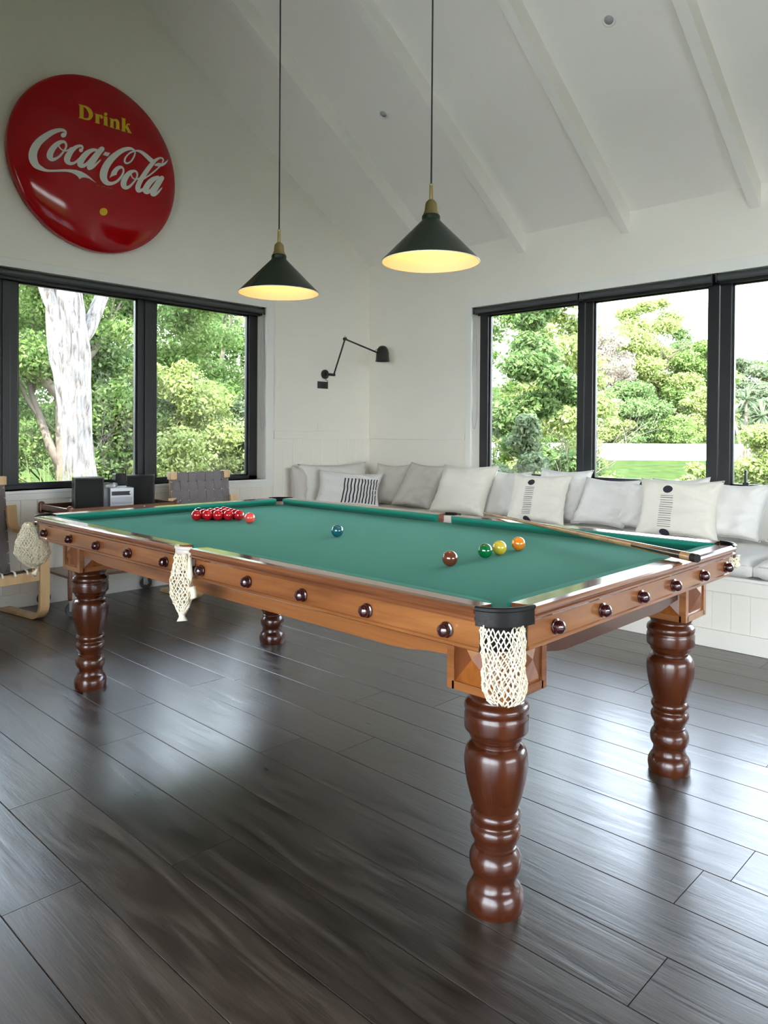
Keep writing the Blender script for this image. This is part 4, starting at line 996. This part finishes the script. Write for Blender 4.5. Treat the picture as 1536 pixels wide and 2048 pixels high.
def leaves(cen, rad, n, size, shell=.25, up_=.5, aspect=2.0, flat=None):
    """n rhombic leaves scattered through ellipsoid blobs; returns verts array (n*4,3)"""
    cen = np.array(cen, float); rad = np.array(rad, float)
    vol = (rad[:,0]*rad[:,1]+rad[:,1]*rad[:,2]+rad[:,0]*rad[:,2]); idx = RNG.choice(len(cen), n, p=vol/vol.sum())
    d = RNG.normal(size=(n,3)); d /= np.linalg.norm(d, axis=1)[:,None]
    rr = (shell+(1-shell)*RNG.random(n))*(1+.12*np.sin(d[:,0]*9+idx)*np.sin(d[:,2]*8+idx*2))
    P = cen[idx]+d*rad[idx]*rr[:,None]
    nv = d*.7+RNG.normal(size=(n,3))*.7; nv[:,2] += up_; nv /= np.linalg.norm(nv, axis=1)[:,None]
    a = np.cross(nv, RNG.normal(size=(n,3))); a /= np.linalg.norm(a, axis=1)[:,None]; b_ = np.cross(nv, a)
    s = size*(.6+.8*RNG.random(n))[:,None]
    return np.stack([P-a*s, P+b_*s/aspect, P+a*s, P-b_*s/aspect], 1).reshape(-1,3)
def leafobj(name, V, m, parent, world=True):
    n = len(V)//4; me = bpy.data.meshes.new(name)
    if parent is not None and world: V = V-np.array(wloc(parent))
    me.vertices.add(len(V)); me.vertices.foreach_set('co', V.astype(np.float32).ravel())
    me.loops.add(n*4); me.polygons.add(n)
    me.loops.foreach_set('vertex_index', np.arange(n*4, dtype=np.int32))
    me.polygons.foreach_set('loop_start', np.arange(0, n*4, 4, dtype=np.int32))
    try: me.polygons.foreach_set('loop_total', np.full(n, 4, dtype=np.int32))
    except Exception: pass
    me.update(calc_edges=True); me.validate()
    return link(name, me, m, parent, False, kind='stuff')
def branch(mb_, p, d, L_, r_, depth, rg, ends):
    q = [Vector(p)]; dd = Vector(d).normalized(); rs = [r_]
    for k in range(4):
        dd = (dd+Vector((rg.uniform(-.22,.22), rg.uniform(-.22,.22), rg.uniform(-.08,.16)))).normalized()
        q.append(q[-1]+dd*L_/4); rs.append(r_*(1-.16*(k+1)))
    mb_.tube(q, rs, 6 if depth < 2 else 4)
    ends.append(q[-1].copy())
    if depth < 3:
        for k in range(3 if depth < 2 else 2):
            s = q[rg.choice([2,3,4])]; nd = (dd+Vector((rg.uniform(-.9,.9), rg.uniform(-.9,.9), rg.uniform(-.2,.6)))).normalized()
            branch(mb_, s, nd, L_*rg.uniform(.55,.8), r_*.5, depth+1, rg, ends)
def tree(name, label, cat, x, y, h, spread, n, size, lm, bm_=None, seed=0, blobs=14, low=.15, trunk_r=.12, group=None, aspect=2., bare=False, squash=.6):
    rg = random.Random(seed); z0 = hgt(x, y)-.05
    t = thing(name, label, cat, (x, y, z0), 0, group)
    m_ = MB(); ends = []
    nst = 1 if trunk_r > .1 else 4
    for s in range(nst):
        a = rg.uniform(0, 6.28); branch(m_, (x+.1*s*math.cos(a), y+.1*s*math.sin(a), z0-.0), (rg.uniform(-.15,.15)+(.3*math.cos(a) if nst > 1 else 0), rg.uniform(-.15,.15)+(.3*math.sin(a) if nst > 1 else 0), 1), h*(.40 if nst == 1 else .27), trunk_r if nst == 1 else trunk_r*.6, 0, rg, ends)
    m_.obj('trunk', bm_ or bark2_m, t, smooth=True)
    cen, rad = [], []
    for k in range(blobs):
        u = k/max(1, blobs-1); zz = z0+h*(low+(1-low)*u)*.93; f = math.sin(PI*min(1, (.22+.70*u)))**.7
        a = rg.uniform(0, 6.28); q = spread*f*rg.uniform(.1, .85)
        cen.append((x+q*math.cos(a), y+q*math.sin(a), zz)); r0 = spread*rg.uniform(.22, .46)*(.6+.5*f)
        rad.append((r0, r0, r0*squash))
    leafobj('foliage', leaves(cen, rad, n, size, aspect=aspect), lm, t)
    return t
# left garden: tall pale-barked tree with forks
t = thing('gum_tree', 'thick pale-barked tree trunk forking at the top, just outside the left window', 'tree', (-7.1, 1.78, -.45))
rgt = random.Random(3)
def bark(path, rr, seg=28):
    rings = []
    for i, (p, r_) in enumerate(zip(path, rr)):
        ring = []
        for k in range(seg):
            a = 2*PI*k/seg; q = r_*(1+.05*math.sin(3*a+i*.25)+.045*math.sin(7*a+i*.5)+.03*math.sin(13*a-i*.7)+rgt.uniform(-.015,.015))
            ring.append((p[0]+q*math.cos(a), p[1]+q*math.sin(a), p[2]))
        rings.append(ring)
    return MB().sweep(rings)
zs = np.linspace(-.5, 5.4, 60); rr = np.interp(zs, [-.5,0,.6,1.2,2.0,2.4,3.2,5.4], [.34,.27,.205,.185,.22,.25,.20,.11])
yy = np.interp(zs, [-.5,.6,1.4,2.3,3.4,5.4], [2.0,1.97,1.90,1.84,1.72,1.5])
bark([(-7.1, y_, z_) for y_, z_ in zip(yy, zs)], rr).obj('trunk', bark_m, t, smooth=True)
for (y0_, dy, z0_, r0, top) in ((1.92,.45,2.35,.10,5.0), (1.76,-.36,2.5,.10,4.6)):
    zz = np.linspace(z0_, top, 26); u = (zz-z0_)/(top-z0_)
    bark([(-7.05, y0_+dy*2.2*(q**.9), z_) for q, z_ in zip(u, zz)], r0*(1-.5*u)*np.minimum(1, .35+u*8)).obj('limb', bark_m, t, smooth=True)
cen = [(-7.1+rgt.uniform(-2.5,2), 1.6+rgt.uniform(-3,3), 5.6+rgt.uniform(-.4,1.8)) for _ in range(14)]
leafobj('foliage', leaves(cen, [(1.,1.,.6)]*14, 12000, .07), leafB, t)
tree('slender_tree', 'slim brown-barked tree trunk close behind the pale trunk, at its left', 'tree', -8.9, 2.72, 6, 1.6, 4000, .06, leafB, bark2_m, 31, 6, .7, .17)
left_specs = [ # x,y,h,spread,n,size,mat,label
    (-9.2,.1,3.6,1.5,15000,.055,leafB,'shrub with shaded gaps at the left edge of the left window'),
    (-10.2,1.1,4.9,1.7,17000,.055,leafA,'tall bright green shrub showing left of the pale trunk, behind it'),
    (-9.4,2.9,4.6,1.5,19000,.05,leafA,'leafy green shrub just right of the pale trunk, left of the window post'),
    (-10.4,3.9,5.6,1.8,20000,.055,leafB,'tall mid-green tree behind the post between the two left panes'),
    (-8.8,4.3,3.1,1.3,15000,.05,leafC,'yellow-green bush low in the right pane of the left window'),
    (-10.3,5.7,5.2,1.7,19000,.055,leafA,'tall green tree filling the right pane of the left window'),
    (-8.9,5.9,2.5,1.2,12000,.05,leafD,'grey-green bush low at the right end of the left window'),
    (-9.6,7.5,4.6,1.5,13000,.06,leafC,'light green tree at the far right end of the left window'),
    (-8.6,-1.2,3.0,1.3,8000,.06,leafB,'dark bush beyond the left edge of the left window'),
    (-14.5,3.5,8.5,3.0,15000,.10,leafA,'tall pale green tree rising behind the shrubs outside the left window'),
    (-14.5,8.5,8.0,3.2,13000,.10,leafB,'tall tree standing behind the light green tree outside the left window'),
    (-14.0,-1.8,7.5,2.6,11000,.10,leafB,'tall tree behind the bushes at the left edge of the left window')]
for i, (x, y, h, s_, n_, sz, lm, lab) in enumerate(left_specs):
    tree('garden_shrub' if h < 7 else 'garden_tree', lab, 'shrub' if h < 7 else 'tree', x, y, h, s_, int(n_*2.1), sz*.74, lm, bark_m if i % 2 else bark2_m, 50+i, 30, .02, .045 if h < 7 else .18, 'greenery outside the left window')
# flax clump at the foot of the trunk
t = thing('flax_clump', 'clump of long arching grass-like leaves at the foot of the pale trunk', 'plant', (-5.3, .82, -.42))
for k in range(60):
    a = random.uniform(0, 6.28); L_ = random.uniform(1.1, 1.75); s = random.uniform(.2, .6); p0 = Vector((-5.3+.06*math.cos(a), .82+.06*math.sin(a), -.42))
    rings = []
    for i in range(7):
        u = i/6; c = p0+Vector((math.cos(a)*L_*s*u**1.3, math.sin(a)*L_*s*u**1.3, L_*(u-.25*s*u*u)*1.0)); w_ = .016*(1-u**2)+.001
        pv = Vector((-math.sin(a), math.cos(a), 0))*w_; rings.append([c+pv, c+Vector((0,0,-.004)), c-pv])
    MB().sweep(rings, closed=False, caps=False).obj('blade', leafC, t)
# garden beyond the window seat
right_specs = [  # positions worked out from image pixels at chosen camera depths, hillside trees below too
    (-2.6,5.7,4.3,.78,44000,.034,leafB,'tall dense olive-green shrub filling the left pane above the window seat',.04,'shrub'),
    (-2.15,4.75,2.1,.42,12000,.03,leafD,'narrow grey-green bush at the left edge of the pane nearest the reading lamp',.04,'shrub'),
    (-4.9,10.2,5.0,1.25,30000,.045,leafC,'light yellow-green tree behind the olive shrub in the left pane over the seat',.05,'tree'),
    (-6.6,10.6,5.7,1.4,20000,.05,leafA,'tall bright tree left in the left pane over the seat, behind the olive shrub',.05,'tree'),
    (-2.75,7.6,1.5,.42,9000,.035,leafC,'small bright shrub low beside the window post over the seat',.05,'shrub'),
    (-32.6,75,15.2,6.2,60000,.17,leafC,'large rounded yellow-green tree standing beyond the lawn in the middle pane',.10,'tree'),
    (-32.9,66.6,11.5,3.2,15000,.13,leafE,'reddish-grey twiggy tree at the left of the large rounded tree',.30,'tree'),
    (-27.4,76.6,10.6,4.2,34000,.17,leafA,'bright green tree right of the large rounded one, beyond the lawn',.08,'tree'),
    (-29.6,64.1,5.6,4.0,30000,.14,leafB,'mid-green tree low in front of the large rounded tree, at its foot',.05,'tree'),
    (-25.2,70.5,5.2,3.2,22000,.14,leafC,'pale green bushy tree just left of the right-hand window post, beyond the drive',.05,'tree'),
    (-33.2,60.4,3.4,2.4,12000,.12,leafA,'rounded bush beside the far drive, left end of the row by the window post',.0,'shrub'),
    (-29.6,62.0,2.4,2.2,12000,.12,leafC,'low bush beside the far drive in the middle of the middle pane',.0,'shrub'),
    (-25.4,65.0,2.5,2.4,12000,.12,leafA,'low rounded bush beside the far drive, right end of the row',.0,'shrub'),
    (-2.2,10.1,1.45,.55,11000,.035,leafC,'low bright hedge bush outside the middle pane, just left of the right-hand post',.0,'shrub'),
    (-1.75,11.7,2.1,.95,26000,.036,leafC,'bright yellow-green hedge outside the right pane, behind the latch',.0,'shrub'),
    (-.45,12.6,2.2,1.1,18000,.036,leafA,'bright hedge bush at the very right edge outside the right pane',.0,'shrub'),
    (-4.8,11.7,1.15,.8,10000,.035,leafA,'low green bush at the near edge of the lawn outside the middle pane',.0,'shrub')]
for i, (x, y, h, s_, n_, sz, lm, lab, low, cat) in enumerate(right_specs):
    tree('garden_'+('tree' if cat == 'tree' else 'shrub'), lab, cat, x, y, h, s_, n_, sz, lm, bark2_m, 80+i, 26, low, (.035 if y < 9 else .06) if cat == 'shrub' else (.05 if y < 12 else .30), 'greenery outside the window seat')
hill = [(-33.9,108.5,8.9,4.2,'rounded dark tree at the left end of the hilltop, touching the window post'),(-31.0,113.5,10.9,4.6,'rounded tree on the hilltop in the middle of the right pane'),(-27.5,119.7,13.4,5.2,'tallest tree on the hilltop, at the right edge of the picture'),
    (-28.6,93.5,6.2,3.8,'grey-green tree halfway down the hill, beside the window post'),(-24.6,98.3,7.0,4.2,'grey-green tree halfway down the hill, at the right edge'),
    (-26.2,81.8,4.2,3.0,'small rounded tree at the foot of the hill, beside the window post'),(-22.3,85.0,4.4,3.2,'small rounded tree at the foot of the hill, at the right edge'),
    (-37.5,96,13,5.5,'tall pale tree behind the large rounded tree, seen at its left'),(-45,88,11,5.5,'tall tree far behind the reddish-grey one'),(-19,105,11,5.5,'broad tree on the slope just outside the right edge'),(-12,110,12,6,'broad tree on the slope well beyond the right edge')]
for i, (x, y, h, sp_, lab) in enumerate(hill):
    tree('hillside_tree', lab, 'tree', x, y, h, sp_, 16000, .20, [leafD, leafB, leafD][i % 3], bark2_m, 120+i, 16, .0, .3, 'trees on the hillside')
t = thing('cabbage_tree', 'small cabbage tree with spiky leaf tufts outside the right-hand pane', 'tree', (-7.8, 29.6, hgt(-7.8,29.6)))
for k, (dx, dz) in enumerate(((0,3.6),(.6,2.9),(-.5,3.0))):
    b0 = Vector((-7.8,29.6,hgt(-7.8,29.6))); e_ = b0+Vector((dx,0,dz)); MB().tube([b0, b0+Vector((dx*.3,0,dz*.5)), e_], [.09,.07,.05], 8).obj('stem', bark2_m, t, smooth=True)
    m_ = MB()
    for j in range(46):
        d_ = Vector((random.gauss(0,1), random.gauss(0,1), random.gauss(.3,.8))).normalized(); s_ = d_.cross(Vector((0,0,1))).normalized()*.035
        m_.sweep([[e_+s_, e_-s_], [e_+d_*.45+s_*1.1, e_+d_*.45-s_*1.1], [e_+d_*.85+s_*.1-Vector((0,0,.12)), e_+d_*.85-s_*.1-Vector((0,0,.12))]], closed=False, caps=False)
    m_.obj('leaf_tuft', leafD, t, kind='stuff')
